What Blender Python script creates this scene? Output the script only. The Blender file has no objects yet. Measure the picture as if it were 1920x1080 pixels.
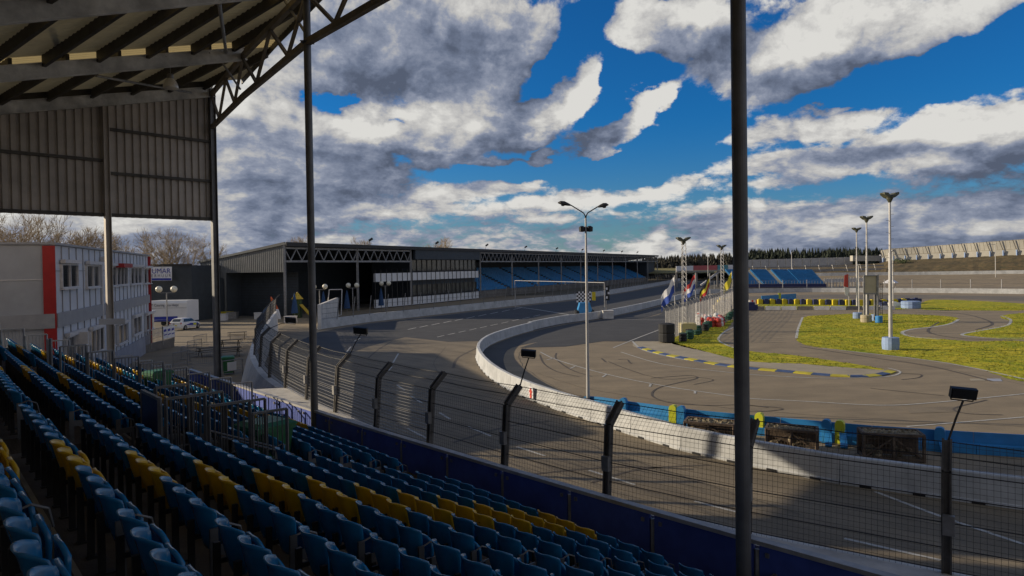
import bpy, bmesh, math, random
from mathutils import Vector, Matrix
R = math.radians
rnd = random.Random(7)
sc = bpy.context.scene
COL = sc.collection

# ------------------------------------------------------------ camera geometry
FL, PCX, PCY, TH, RO, CAMZ = 1300.0, 960.0, 520.0, math.atan(20/1300), .0150, 7.2
Fv = Vector((0, math.cos(TH), -math.sin(TH))); U0 = Vector((0, math.sin(TH), math.cos(TH)))
Rv = Vector((1, 0, 0))*math.cos(RO) - U0*math.sin(RO)
Uv = U0*math.cos(RO) + Vector((1, 0, 0))*math.sin(RO)
CAM = Vector((0, 0, CAMZ))
def ray(x, y): return Fv + Rv*((x-PCX)/FL) - Uv*((y-PCY)/FL)
def gp(x, y, z=0.0):                      # surveyed point: where a sight line meets the level z
    d = ray(x, y); t = (z-CAMZ)/d.z; return CAM + d*t
def dp(x, y, Y):                          # surveyed point at forward distance Y
    d = ray(x, y); return CAM + d*(Y/d.y)
def proj(p):
    q = Vector(p)-CAM; dz = q.dot(Fv)
    if dz < .2: return None
    return (PCX+FL*q.dot(Rv)/dz, PCY-FL*q.dot(Uv)/dz, dz)

cam = bpy.data.cameras.new('camera'); co = bpy.data.objects.new('camera', cam); COL.objects.link(co)
cam.sensor_width = 36; cam.lens = 36*FL/1920; cam.shift_y = (PCY-540)/1920*1.0
cam.clip_start = .05; cam.clip_end = 5000
M = Matrix((Rv, Uv, -Fv)).transposed().to_4x4(); M.translation = CAM; co.matrix_world = M
sc.camera = co

# ------------------------------------------------------------ materials
def nt(m): m.use_nodes = True; return m.node_tree
def mat(name, c, rough=.6, metal=0, var=.18, scale=6, bump=0, bscale=40, c2=None, spec=.5, stain=0, vscale=(1, 1, 1), streak=None, grain=0):
    m = bpy.data.materials.new(name); t = nt(m); N, L = t.nodes, t.links
    b = N['Principled BSDF']
    b.inputs['Roughness'].default_value = rough; b.inputs['Metallic'].default_value = metal
    b.inputs['Specular IOR Level'].default_value = spec
    tc = N.new('ShaderNodeTexCoord'); mp = N.new('ShaderNodeMapping'); mp.inputs['Scale'].default_value = vscale
    geo = N.new('ShaderNodeNewGeometry'); L.new(geo.outputs['Position'], mp.inputs['Vector'])
    n = N.new('ShaderNodeTexNoise'); n.inputs['Scale'].default_value = scale; n.inputs['Detail'].default_value = 7; n.inputs['Roughness'].default_value = .62
    L.new(mp.outputs[0], n.inputs['Vector'])
    r = N.new('ShaderNodeValToRGB'); L.new(n.outputs['Fac'], r.inputs['Fac'])
    d = c2 or tuple(min(1, k*(1+var)) for k in c)
    e = c if c2 else tuple(k*(1-var) for k in c)
    r.color_ramp.elements[0].position = .32; r.color_ramp.elements[1].position = .68
    r.color_ramp.elements[0].color = (*e, 1); r.color_ramp.elements[1].color = (*d, 1)
    out = r.outputs['Color']
    if stain:
        n3 = N.new('ShaderNodeTexNoise'); n3.inputs['Scale'].default_value = scale*.23; n3.inputs['Detail'].default_value = 9; n3.inputs['Roughness'].default_value = .7
        if streak:
            m2 = N.new('ShaderNodeMapping'); m2.vector_type = 'TEXTURE'; m2.inputs['Rotation'].default_value = (0, 0, streak[0]); m2.inputs['Scale'].default_value = (streak[1], 1, 1)
            L.new(geo.outputs['Position'], m2.inputs['Vector']); L.new(m2.outputs[0], n3.inputs['Vector']); n3.inputs['Scale'].default_value = streak[2]
        else: L.new(mp.outputs[0], n3.inputs['Vector'])
        r3 = N.new('ShaderNodeValToRGB'); L.new(n3.outputs['Fac'], r3.inputs['Fac'])
        r3.color_ramp.elements[0].position = .35; r3.color_ramp.elements[0].color = (1-stain, 1-stain, 1-stain, 1)
        r3.color_ramp.elements[1].position = .6; r3.color_ramp.elements[1].color = (1, 1, 1, 1)
        mx = N.new('ShaderNodeMix'); mx.data_type = 'RGBA'; mx.blend_type = 'MULTIPLY'; mx.inputs['Factor'].default_value = 1
        L.new(out, mx.inputs[6]); L.new(r3.outputs['Color'], mx.inputs[7]); out = mx.outputs[2]
    if grain:
        n4 = N.new('ShaderNodeTexNoise'); n4.inputs['Scale'].default_value = 14; n4.inputs['Detail'].default_value = 6; n4.inputs['Roughness'].default_value = .8
        L.new(mp.outputs[0], n4.inputs['Vector']); r4 = N.new('ShaderNodeMapRange'); r4.inputs['From Min'].default_value = .35; r4.inputs['From Max'].default_value = .65; r4.inputs['To Min'].default_value = 1-grain; r4.inputs['To Max'].default_value = 1+grain*.6
        L.new(n4.outputs['Fac'], r4.inputs['Value']); mx2 = N.new('ShaderNodeMix'); mx2.data_type = 'RGBA'; mx2.blend_type = 'MULTIPLY'; mx2.inputs['Factor'].default_value = 1
        L.new(out, mx2.inputs[6]); L.new(r4.outputs['Result'], mx2.inputs[7]); out = mx2.outputs[2]
    L.new(out, b.inputs['Base Color'])
    if bump:
        n2 = N.new('ShaderNodeTexNoise'); n2.inputs['Scale'].default_value = bscale; n2.inputs['Detail'].default_value = 5
        L.new(mp.outputs[0], n2.inputs['Vector'])
        bp = N.new('ShaderNodeBump'); bp.inputs['Strength'].default_value = bump; bp.inputs['Distance'].default_value = .03
        L.new(n2.outputs['Fac'], bp.inputs['Height']); L.new(bp.outputs[0], b.inputs['Normal'])
    return m
Mt = dict(
 asphalt=mat('asphalt_worn', (.265, .205, .126), .85, var=.12, scale=.5, bump=.3, bscale=60, stain=.24, streak=(.12, 7, .5), grain=.16),
 track=mat('asphalt_track', (.22, .174, .112), .85, var=.13, scale=.5, bump=.3, bscale=60, stain=.34, streak=(-.8507, 14, .8), grain=.2),
 tarmac=mat('asphalt_dark', (.05, .048, .046), .85, var=.2, scale=.5, bump=.2, stain=.2),
 yard=mat('yard_asphalt', (.16, .135, .1), .85, var=.15, scale=.3, bump=.2, stain=.2),
 dirt=mat('dirt', (.1, .085, .055), .95, var=.3, scale=.15),
 pale=mat('pale_concrete', (.36, .305, .215), .9, var=.12, scale=.8, bump=.2, stain=.2),
 paint=mat('road_paint', (.5, .48, .43), .7, var=.2, scale=9, stain=.3),
 rubber=mat('rubber_mark', (.085, .068, .05), .8, var=.2, scale=8),
 concrete=mat('concrete', (.2, .18, .155), .85, var=.18, scale=2.5, bump=.3, stain=.35),
 terrace=mat('terrace_concrete', (.13, .105, .08), .9, var=.2, scale=3, bump=.25, stain=.4),
 edge=mat('step_edge', (.3, .28, .25), .7, var=.2, scale=4, stain=.3),
 white=mat('white_painted_concrete', (.5, .505, .505), .75, var=.06, scale=3.5, bump=.2, bscale=20, stain=.3),
 whiteold=mat('white_weathered', (.7, .66, .6), .8, var=.08, scale=3, bump=.15, stain=.3),
 seatblue=mat('seat_blue_plastic', (.014, .185, .38), .2, var=.14, scale=5, spec=.6, stain=.15),
 seatyellow=mat('seat_yellow_plastic', (.74, .44, .014), .3, var=.1, scale=5, spec=.55, stain=.12),
 darksteel=mat('dark_steel', (.045, .04, .036), .55, .3, var=.25, scale=5),
 galv=mat('galvanised_steel', (.3, .29, .28), .5, .55, var=.2, scale=4, stain=.25),
 galvlight=mat('galvanised_light', (.5, .48, .46), .5, .35, var=.15, scale=4, stain=.2),
 fencepost=mat('fence_post', (.13, .12, .11), .55, .4, var=.25, scale=5, stain=.3),
 wire=mat('fence_wire', (.05, .045, .04), .6, .2, var=.2, scale=5),
 cable=mat('fence_cable', (.035, .03, .028), .6, .2, var=.2, scale=5),
 beam=mat('roof_beam', (.76, .74, .7), .65, .2, var=.3, scale=1.4, stain=.35),
 trussm=mat('truss_steel', (.24, .2, .15), .65, .2, var=.25, scale=2, stain=.25),
 column=mat('column_steel', (.17, .165, .16), .5, .35, var=.2, scale=2, stain=.25),
 deck=mat('roof_sheet', (.74, .67, .47), .6, var=.12, scale=1.2, stain=.25),
 purlin=mat('purlin_steel', (.09, .08, .065), .65, .2, var=.25, scale=2),
 clad=mat('gable_cladding', (.52, .455, .385), .6, .1, var=.12, scale=1.2, stain=.2),
 hoard=mat('blue_hoarding', (.07, .115, .45), .55, var=.22, scale=1.6, stain=.22),
 navy=mat('navy_panel', (.012, .018, .09), .5, var=.2, scale=2),
 boardblue=mat('barrier_blue', (.03, .235, .52), .5, var=.12, scale=1.5, stain=.2),
 boardyellow=mat('barrier_yellow', (.6, .62, .03), .5, var=.1, scale=2, stain=.15),
 rust=mat('rusty_cage', (.14, .1, .07), .9, .1, var=.4, scale=4, stain=.4),
 debris=mat('dry_leaf_debris', (.1, .08, .04), .95, c2=(.33, .27, .18), scale=9, bump=.8),
 greenbin=mat('green_bin', (.03, .15, .055), .5, var=.15, scale=3),
 black=mat('black_plastic', (.012, .012, .013), .5, var=.2, scale=5),
 rooflight=mat('translucent_sheet', (.6, .5, .27), .6, var=.1, scale=1.2, stain=.2),
 endsteel=mat('end_bracket_steel', (.17, .165, .16), .5, .5, var=.2, scale=4, stain=.25),
 glass=mat('dark_glass', (.03, .035, .04), .12, var=.3, scale=.8, spec=.8),
 glasswarm=mat('lounge_glass', (.1, .1, .085), .15, var=.5, scale=.5, spec=.8),
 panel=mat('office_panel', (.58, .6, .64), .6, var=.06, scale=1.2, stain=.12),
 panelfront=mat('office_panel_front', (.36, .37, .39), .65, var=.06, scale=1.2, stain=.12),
 plinth=mat('office_plinth', (.34, .35, .4), .7, var=.1, scale=1.5, stain=.2),
 band=mat('office_band', (.3, .3, .31), .6, var=.1, scale=2),
 red=mat('red_trim', (.34, .014, .014), .5, var=.12, scale=2),
 frame=mat('window_frame', (.55, .53, .52), .6, var=.1, scale=5),
 curtain=mat('maroon_frame', (.09, .02, .022), .7, var=.2, scale=4),
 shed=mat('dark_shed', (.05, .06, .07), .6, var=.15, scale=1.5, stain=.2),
 shedlight=mat('pale_cladding', (.2, .2, .19), .6, var=.12, scale=1.2, stain=.15),
 vanwhite=mat('white_bodywork', (.72, .71, .7), .3, var=.04, scale=1, stain=.06),
 banner=mat('white_banner', (.74, .73, .74), .6, var=.05, scale=2, stain=.1),
 bannerblue=mat('banner_blue', (.02, .035, .3), .6, var=.1, scale=3),
 ink=mat('grey_ink', (.1, .1, .12), .7, var=.1),
 tyre=mat('tyre_rubber', (.02, .02, .02), .8, var=.2, scale=6),
 globe=mat('globe_glass', (.75, .7, .55), .3, var=.05, scale=2),
 bark=mat('bark', (.11, .085, .06), .9, var=.3, scale=4),
 twig=mat('twig', (.29, .215, .125), .9, var=.3, scale=4),
 conifer=mat('conifer_needles', (.026, .034, .02), .9, var=.4, scale=.4),
 shrub=mat('shrub_leaves', (.05, .075, .02), .8, var=.4, scale=1),
 bank=mat('bank_turf', (.045, .045, .014), .95, c2=(.19, .12, .045), scale=.9, bump=.7, bscale=4, stain=.45),
 woods=mat('bare_woods', (.055, .05, .035), .95, var=.4, scale=.5),
 field=mat('far_field', (.2, .17, .06), .95, var=.25, scale=.1),
 tan=mat('tan_concrete', (.42, .36, .25), .85, var=.1, scale=1, stain=.2),
 panelbeige=mat('beige_wall_panel', (.46, .43, .36), .8, var=.08, scale=.7, stain=.2),
 bluebase=mat('pale_blue_paint', (.24, .33, .52), .7, var=.12, scale=2, stain=.2),
 yellowbase=mat('pale_yellow_paint', (.56, .47, .22), .7, var=.12, scale=2, stain=.2),
 bluedrum=mat('blue_drum', (.03, .2, .48), .5, var=.12, scale=2),
 kerbyellow=mat('kerb_yellow', (.52, .44, .03), .7, var=.15, scale=3, stain=.3),
 kerbblue=mat('kerb_blue', (.05, .085, .19), .7, var=.2, scale=3, stain=.3),
 blockyellow=mat('block_yellow', (.6, .47, .02), .6, var=.1, scale=2),
 blocknavy=mat('block_navy', (.02, .03, .11), .6, var=.1, scale=2),
 masthead=mat('mast_head', (.09, .09, .06), .6, .2, var=.2, scale=4),
 mastpole=mat('mast_pole', (.5, .48, .46), .5, .2, var=.1, scale=1.5, stain=.2),
 scoreboard=mat('scoreboard_back', (.5, .43, .3), .7, var=.08, scale=1, stain=.15),
 redplastic=mat('red_plastic', (.5, .05, .03), .5, var=.1, scale=3),
 whiteplastic=mat('white_plastic', (.7, .68, .64), .5, var=.08, scale=3),
 greentyre=mat('green_tyre', (.015, .07, .04), .7, var=.2, scale=3),
 orange=mat('orange_fabric', (.6, .12, .03), .7, var=.1, scale=3),
 parasol=mat('parasol_blue', (.02, .06, .15), .8, var=.15, scale=3),
 slide=mat('yellow_play', (.55, .36, .02), .5, var=.12, scale=3),
 adred=mat('advert_red', (.42, .1, .1), .6, var=.2, scale=.5),
 adteal=mat('advert_teal', (.1, .3, .34), .6, var=.2, scale=.5),
 flagblue=mat('flag_blue', (.04, .09, .4), .8, var=.1, scale=2),
 flagred=mat('flag_red', (.45, .03, .03), .8, var=.1, scale=2),
 flagyellow=mat('flag_yellow', (.65, .55, .04), .8, var=.1, scale=2),
 lampmetal=mat('lamp_aluminium', (.75, .7, .6), .35, .2, var=.15, scale=3),
 redmark=mat('red_marker', (.6, .06, .03), .6, var=.1),
 timber=mat('weathered_timber', (.11, .09, .06), .85, var=.25, scale=4, vscale=(1, 1, 6)),
)
def grass_mat():
    m = bpy.data.materials.new('grass_turf'); t = nt(m); N, L = t.nodes, t.links; b = N['Principled BSDF']; b.inputs['Roughness'].default_value = .9
    b.inputs['Specular IOR Level'].default_value = .2
    g = N.new('ShaderNodeNewGeometry')
    def ns(scale, det, ro=.65):
        n = N.new('ShaderNodeTexNoise'); n.inputs['Scale'].default_value = scale; n.inputs['Detail'].default_value = det; n.inputs['Roughness'].default_value = ro
        L.new(g.outputs['Position'], n.inputs['Vector']); return n
    a, c = ns(.3, 7), ns(1.5, 9, .8)
    r1 = N.new('ShaderNodeValToRGB'); L.new(a.outputs['Fac'], r1.inputs['Fac'])
    r1.color_ramp.elements[0].position = .35; r1.color_ramp.elements[1].position = .66
    r1.color_ramp.elements[0].color = (.25, .29, .012, 1); r1.color_ramp.elements[1].color = (.54, .43, .035, 1)
    r2 = N.new('ShaderNodeValToRGB'); L.new(c.outputs['Fac'], r2.inputs['Fac'])
    r2.color_ramp.elements[0].position = .40; r2.color_ramp.elements[1].position = .57
    r2.color_ramp.elements[0].color = (.38, .46, .4, 1); r2.color_ramp.elements[1].color = (1.25, 1.2, 1.0, 1)
    x = N.new('ShaderNodeMix'); x.data_type = 'RGBA'; x.blend_type = 'MULTIPLY'; x.inputs['Factor'].default_value = 1
    L.new(r1.outputs[0], x.inputs[6]); L.new(r2.outputs[0], x.inputs[7]); L.new(x.outputs[2], b.inputs['Base Color'])
    bp = N.new('ShaderNodeBump'); bp.inputs['Strength'].default_value = .8; bp.inputs['Distance'].default_value = .15
    L.new(c.outputs['Fac'], bp.inputs['Height']); L.new(bp.outputs[0], b.inputs['Normal']); return m
Mt['grass'] = grass_mat(); Mt['tuft'] = mat('grass_tuft', (.15, .18, .012), .9, c2=(.34, .28, .03), scale=.8, spec=.2)
def make_translucent(m, c, f=.4):
    t = m.node_tree; N, L = t.nodes, t.links; o = N['Material Output']; b = N['Principled BSDF']
    tr = N.new('ShaderNodeBsdfTranslucent'); tr.inputs['Color'].default_value = (*c, 1); mx = N.new('ShaderNodeMixShader'); mx.inputs[0].default_value = f
    L.new(b.outputs[0], mx.inputs[1]); L.new(tr.outputs[0], mx.inputs[2]); L.new(mx.outputs[0], o.inputs['Surface'])
make_translucent(Mt['rooflight'], (.75, .6, .3), .22)
make_translucent(Mt['deck'], (.62, .55, .36), .03)

# ------------------------------------------------------------ mesh building
class MB:
    def __init__(s): s.v = []; s.f = []; s.smooth = False
    def add(s, vs, fs):
        o = len(s.v); s.v += [Vector(v) for v in vs]; s.f += [tuple(i+o for i in f) for f in fs]; return s
    def box(s, c, sz, ax=None):
        c = Vector(c); X, Y, Z = ax or (Vector((1, 0, 0)), Vector((0, 1, 0)), Vector((0, 0, 1)))
        X, Y, Z = X*sz[0]/2, Y*sz[1]/2, Z*sz[2]/2
        vs = [c+X*a+Y*b+Z*d for d in (-1, 1) for a, b in ((-1, -1), (1, -1), (1, 1), (-1, 1))]
        return s.add(vs, [(3, 2, 1, 0), (4, 5, 6, 7), (0, 1, 5, 4), (1, 2, 6, 5), (2, 3, 7, 6), (3, 0, 4, 7)])
    def bar(s, p, q, w, h=None, up=None):
        p, q = Vector(p), Vector(q); d = q-p; l = d.length
        if l < 1e-6: return s
        Y = d/l; up = up or (Vector((0, 0, 1)) if abs(Y.z) < .95 else Vector((1, 0, 0)))
        X = Y.cross(up).normalized(); Z = X.cross(Y)
        return s.box((p+q)/2, (w, l, h or w), (X, Y, Z))
    def tube(s, p, q, r, n=10, r2=None, cap=True):
        p, q = Vector(p), Vector(q); d = (q-p).normalized(); r2 = r if r2 is None else r2
        a = d.orthogonal().normalized(); b = d.cross(a)
        vs = [p+(a*math.cos(2*math.pi*i/n)+b*math.sin(2*math.pi*i/n))*r for i in range(n)]
        vs += [q+(a*math.cos(2*math.pi*i/n)+b*math.sin(2*math.pi*i/n))*r2 for i in range(n)]
        fs = [(i, (i+1) % n, n+(i+1) % n, n+i) for i in range(n)]
        if cap: fs += [tuple(reversed(range(n))), tuple(range(n, 2*n))]
        return s.add(vs, fs)
    def path(s, pts, r, n=6):
        for a, b in zip(pts, pts[1:]): s.tube(a, b, r, n)
        return s
    def prism(s, poly, vec):
        n = len(poly); vec = Vector(vec); vs = [Vector(p) for p in poly]; vs += [v+vec for v in vs]
        return s.add(vs, [tuple(reversed(range(n))), tuple(range(n, 2*n))]+[(i, (i+1) % n, n+(i+1) % n, n+i) for i in range(n)])
    def quad(s, a, b, c, d): return s.add([a, b, c, d], [(0, 1, 2, 3)])
    def loft(s, secs, closed=True, caps=True):
        n = len(secs[0]); vs = [v for q in secs for v in q]; fs = []
        for k in range(len(secs)-1):
            for i in range(n if closed else n-1):
                j = (i+1) % n; fs.append((k*n+i, k*n+j, (k+1)*n+j, (k+1)*n+i))
        if caps: fs += [tuple(reversed(range(n))), tuple(range((len(secs)-1)*n, len(secs)*n))]
        return s.add(vs, fs)
    def lathe(s, c, prof, n=14):
        c = Vector(c); return s.loft([[c+Vector((r*math.cos(2*math.pi*i/n), r*math.sin(2*math.pi*i/n), z)) for i in range(n)] for r, z in prof])
    def ball(s, c, r, n=12, sq=1):
        return s.lathe(c, [(max(.001, r*math.sin(math.pi*k/8)), -r*sq*math.cos(math.pi*k/8)) for k in range(9)], n)
    def sheet(s, fn, nu, nv, th):            # double-sided curved plate; fn(u,v)->(point, normal)
        A = []; B = []
        for j in range(nv+1):
            for i in range(nu+1):
                p, n = fn(i/nu*2-1, j/nv); A.append(p); B.append(p+n*th)
        w = nu+1; o = len(A); fs = []
        for j in range(nv):
            for i in range(nu):
                a = j*w+i; fs += [(a, a+1, a+w+1, a+w), (o+a+w, o+a+w+1, o+a+1, o+a)]
        rim = [i for i in range(w)]+[j*w+nu for j in range(1, nv+1)]+[nv*w+i for i in range(nu-1, -1, -1)]+[j*w for j in range(nv-1, 0, -1)]
        for a, b in zip(rim, rim[1:]+rim[:1]): fs.append((b, a, o+a, o+b))
        return s.add(A+B, fs)
    def mesh(s, name, mats, inv=None, sm=None):
        me = bpy.data.meshes.new(name); vs = [tuple(inv @ v) if inv else tuple(v) for v in s.v]
        me.from_pydata(vs, [], s.f)
        for m in (mats if isinstance(mats, (list, tuple)) else [mats]): me.materials.append(Mt[m])
        if s.smooth if sm is None else sm:
            for p in me.polygons: p.use_smooth = True
        me.update(); return me

def link(o, parent=None):
    COL.objects.link(o)
    if parent: o.parent = parent
    return o
def tag(o, label=None, cat=None, group=None, kind=None):
    if label: o['label'] = label
    if cat: o['category'] = cat
    if group: o['group'] = group
    if kind: o['kind'] = kind
    return o
def thing(name, label, cat, loc=(0, 0, 0), rz=0, group=None):
    o = bpy.data.objects.new(name, None); o.location = loc; o.rotation_euler = (0, 0, rz); o.empty_display_size = .2
    link(o); return tag(o, label, cat, group)
def part(root, name, mb, m, label=None, parent=None, sm=False):   # mb in world coordinates
    inv = (Matrix.Translation(root.location) @ root.rotation_euler.to_matrix().to_4x4()).inverted()
    o = bpy.data.objects.new(name, mb.mesh(name, m, inv, sm)); link(o, parent or root)
    if label: o['label'] = label
    return o
def lpart(root, name, mb, m, label=None, sm=False):               # mb in the root's own coordinates
    o = bpy.data.objects.new(name, mb.mesh(name, m, None, sm)); link(o, root)
    if label: o['label'] = label
    return o
def solo(name, mb, m, label, cat, group=None, loc=None, sm=False):
    c = Vector(loc) if loc is not None else Vector((sum(v.x for v in mb.v)/len(mb.v), sum(v.y for v in mb.v)/len(mb.v), min(v.z for v in mb.v)))
    o = bpy.data.objects.new(name, mb.mesh(name, m, Matrix.Translation(c).inverted(), sm)); o.location = c
    return tag(link(o), label, cat, group)
def struct(name, mb, m, label=None, kind='structure', sm=False):
    o = bpy.data.objects.new(name, mb.mesh(name, m, None, sm)); link(o); return tag(o, label, None, None, kind)
def copy_tree(o, parent=None):
    c = o.copy(); COL.objects.link(c); c.parent = parent
    for ch in list(o.children): copy_tree(ch, c)
    return c
def smooth(pts, n=6, closed=False):
    out = []; P = [Vector(p) for p in pts]; k = len(P)
    for i in range(k if closed else k-1):
        a, b, c, d = (P[(i-1) % k] if closed or i else P[0]), P[i], P[(i+1) % k], (P[(i+2) % k] if closed or i+2 < k else P[-1])
        for j in range(n):
            t = j/n; out.append(.5*((2*b)+(c-a)*t+(2*a-5*b+4*c-d)*t*t+(3*b-a-3*c+d)*t**3))
    if not closed: out.append(P[-1])
    return out
def resample(pts, step):
    out = [pts[0].copy()]; acc = 0
    for a, b in zip(pts, pts[1:]):
        l = (b-a).length
        while acc+l >= step:
            t = (step-acc)/l; a = a.lerp(b, t); out.append(a.copy()); l = (b-a).length; acc = 0
        acc += l
    return out
def strip(mb, pts, w, z):                # flat band along a line
    L = []; n = len(pts)
    for i, p in enumerate(pts):
        d = (pts[min(i+1, n-1)]-pts[max(i-1, 0)]); d.z = 0; d.normalize(); q = Vector((-d.y, d.x, 0))*w/2
        L.append((Vector((p.x, p.y, z))+q, Vector((p.x, p.y, z))-q))
    for a, b in zip(L, L[1:]): mb.quad(a[1], b[1], b[0], a[0])
    return mb
def flat(mb, pts, z):
    v = [Vector((p.x, p.y, z)) for p in pts]
    ar = sum(a.x*b.y-b.x*a.y for a, b in zip(v, v[1:]+v[:1]))
    if ar < 0: v.reverse()
    return mb.add(v, [tuple(range(len(v)))])
ORD = ['first', 'second', 'third', 'fourth', 'fifth', 'sixth', 'seventh', 'eighth', 'ninth', 'tenth', 'eleventh', 'twelfth', 'thirteenth', 'fourteenth', 'fifteenth', 'sixteenth', 'seventeenth', 'eighteenth', 'nineteenth', 'twentieth', 'twenty-first', 'twenty-second', 'twenty-third', 'twenty-fourth', 'twenty-fifth', 'twenty-sixth', 'twenty-seventh', 'twenty-eighth', 'twenty-ninth', 'thirtieth'] + ['number %d' % i for i in range(31, 90)]
FONT = None
def text_mb(s, size, origin, X, Z, out, width=None, depth=.004):
    cu = bpy.data.curves.new('lettering', 'FONT'); cu.body = s; cu.size = size; cu.extrude = depth
    o = bpy.data.objects.new('lettering', cu); COL.objects.link(o)
    dg = bpy.context.evaluated_depsgraph_get(); me = bpy.data.meshes.new_from_object(o.evaluated_get(dg))
    w = max((v.co.x for v in me.vertices), default=1); k = (width/w if width else 1)
    mb = MB(); X, Z, out = Vector(X).normalized(), Vector(Z).normalized(), Vector(out).normalized()
    mb.add([Vector(origin)+X*v.co.x*k+Z*v.co.y+out*(v.co.z+depth+.003) for v in me.vertices], [tuple(p.vertices) for p in me.polygons])
    COL.objects.unlink(o); bpy.data.objects.remove(o); return mb
# ------------------------------------------------------------ stand axes
SA = .8507; SP = Vector((-1.5935, 15.6097, 0))
UR = Vector((math.cos(SA), -math.sin(SA), 0)); NB = Vector((-math.sin(SA), -math.cos(SA), 0)); ZU = Vector((0, 0, 1))
def st(s, t, z=0): return SP+UR*s+NB*t+ZU*z

# ------------------------------------------------------------ ground and surfaces
def px_poly(lst, z=0): return [gp(x, y) for x, y in lst]
struct('ground', MB().add([(-900, -200, -.02), (900, -200, -.02), (900, 1500, -.02), (-900, 1500, -.02)], [(0, 1, 2, 3)]), 'dirt')
struct('yard', MB().add([(-120, -20, -.012), (0, -20, -.012), (0, 150, -.012), (-120, 150, -.012)], [(0, 1, 2, 3)]), 'yard')
struct('infield_asphalt', MB().add([(-40, -30, -.006), (230, -30, -.006), (230, 172, -.006), (-8, 172, -.006), (-40, 100, -.006)], [(0, 1, 2, 3, 4)]), 'asphalt')
# outer wall / catch fence line (top of the concrete ledge), surveyed on the level z = 2.4
FENCE_PX = [(1775, 1075), (1400, 1000), (1137, 937), (945, 880), (805, 835), (705, 803), (629, 773), (575, 749), (535, 727), (505, 706), (487, 686), (477, 664), (480, 641), (492, 616), (505, 597), (516, 583)]
FP = [gp(x, y, 2.4) for x, y in FENCE_PX]
FP = [FP[0]*2-FP[1]+Vector((.1, .0, 0)), ] + FP
FP.insert(0, FP[0]*2-FP[1])
# inner white barrier line
BAR_PX = [(1920, 957), (1760, 935), (1600, 913), (1331, 859), (1238, 834), (1170, 812), (1100, 788), (1040, 768), (985, 747), (940, 725), (908, 700), (893, 678), (892, 666), (900, 654), (925, 640), (982, 622), (1055, 606), (1133, 595), (1229, 573), (1311, 550)]
BP = [gp(x, y) for x, y in BAR_PX]
BP.insert(0, BP[0]*2-BP[1]); BP.insert(0, BP[0]*2-BP[1])
# outer wall of the main straight
STR_PX = [(600, 617), (690, 604), (780, 594), (947, 575), (1075, 561), (1160, 549), (1251, 532), (1302, 520)]
SPW = [gp(x, y) for x, y in STR_PX]
near = smooth([Vector((p.x, p.y, 0)) for p in FP], 3); inner = smooth(BP, 3)
struct('race_track', flat(MB(), near+[gp(540, 607), gp(600, 617)]+SPW[1:]+[gp(1345, 520), gp(1311, 550)]+list(reversed(inner)), 0.0), 'track')
struct('main_straight', flat(MB(), [gp(x, y) for x, y in [(600, 622), (690, 607), (780, 597), (947, 578), (1075, 564), (1160, 551), (1251, 535), (1340, 519), (1311, 552), (1229, 575), (1133, 597), (1055, 608), (982, 624), (930, 639), (840, 641), (760, 632), (690, 650), (640, 668), (590, 660), (560, 640)]], .004), 'tarmac')
struct('new_tarmac', flat(MB(), smooth(px_poly([(1040, 768), (985, 745), (945, 722), (913, 697), (900, 678), (899, 668), (908, 656), (932, 643), (985, 625), (1058, 609), (1140, 596), (1235, 575), (1310, 556), (1300, 566), (1230, 590), (1150, 612), (1080, 630), (1010, 641), (960, 652), (945, 668), (948, 690), (968, 716), (1000, 740)]), 3, True), .004), 'tarmac')
struct('pit_lane', flat(MB(), px_poly([(1255, 640), (1130, 640), (1060, 650), (975, 652), (1010, 641), (1090, 628), (1150, 612), (1235, 590), (1310, 556), (1372, 548), (1350, 572)]), .008), 'tarmac')
GR = {
 'g1': [(1493, 633), (1500, 612), (1510, 594), (1560, 590), (1617, 588), (1725, 590), (1785, 594), (1797, 599), (1782, 606), (1750, 612), (1712, 616), (1694, 621), (1695, 626), (1715, 631), (1762, 635), (1825, 640), (1935, 643), (1935, 713), (1830, 690), (1750, 676), (1650, 664), (1542, 652), (1505, 645)],
 'g2': [(1255, 641), (1290, 624), (1350, 607), (1376, 600), (1356, 622), (1348, 637), (1372, 649), (1400, 658), (1480, 665), (1560, 676), (1655, 692), (1600, 690), (1500, 682), (1400, 677), (1330, 661)],
 'g3': [(1385, 574), (1470, 568), (1535, 561), (1600, 562), (1700, 566), (1712, 573), (1690, 580), (1560, 578), (1470, 580)],
 'g4': [(1722, 579), (1740, 563), (1775, 562), (1850, 565), (1935, 571), (1935, 581), (1825, 582)],
 'g5': [(1877, 592), (1935, 589), (1935, 633), (1815, 629), (1806, 626), (1837, 619), (1885, 610), (1895, 604)],
}
mb = MB()
GPOLY = []
for k, p in GR.items():
    q = smooth(px_poly(p), 12, True); q = [v+Vector((rnd.gauss(0, .07), rnd.gauss(0, .12), 0)) for v in q]; GPOLY.append(q); flat(mb, q, .002)
struct('grass', mb, 'grass')
def inside(x, y, P):
    c = False; n = len(P); j = n-1
    for i in range(n):
        a, b = P[i], P[j]
        if (a.y > y) != (b.y > y) and x < (b.x-a.x)*(y-a.y)/(b.y-a.y)+a.x: c = not c
        j = i
    return c
tf = MB(); tv, tfc = [], []
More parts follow.
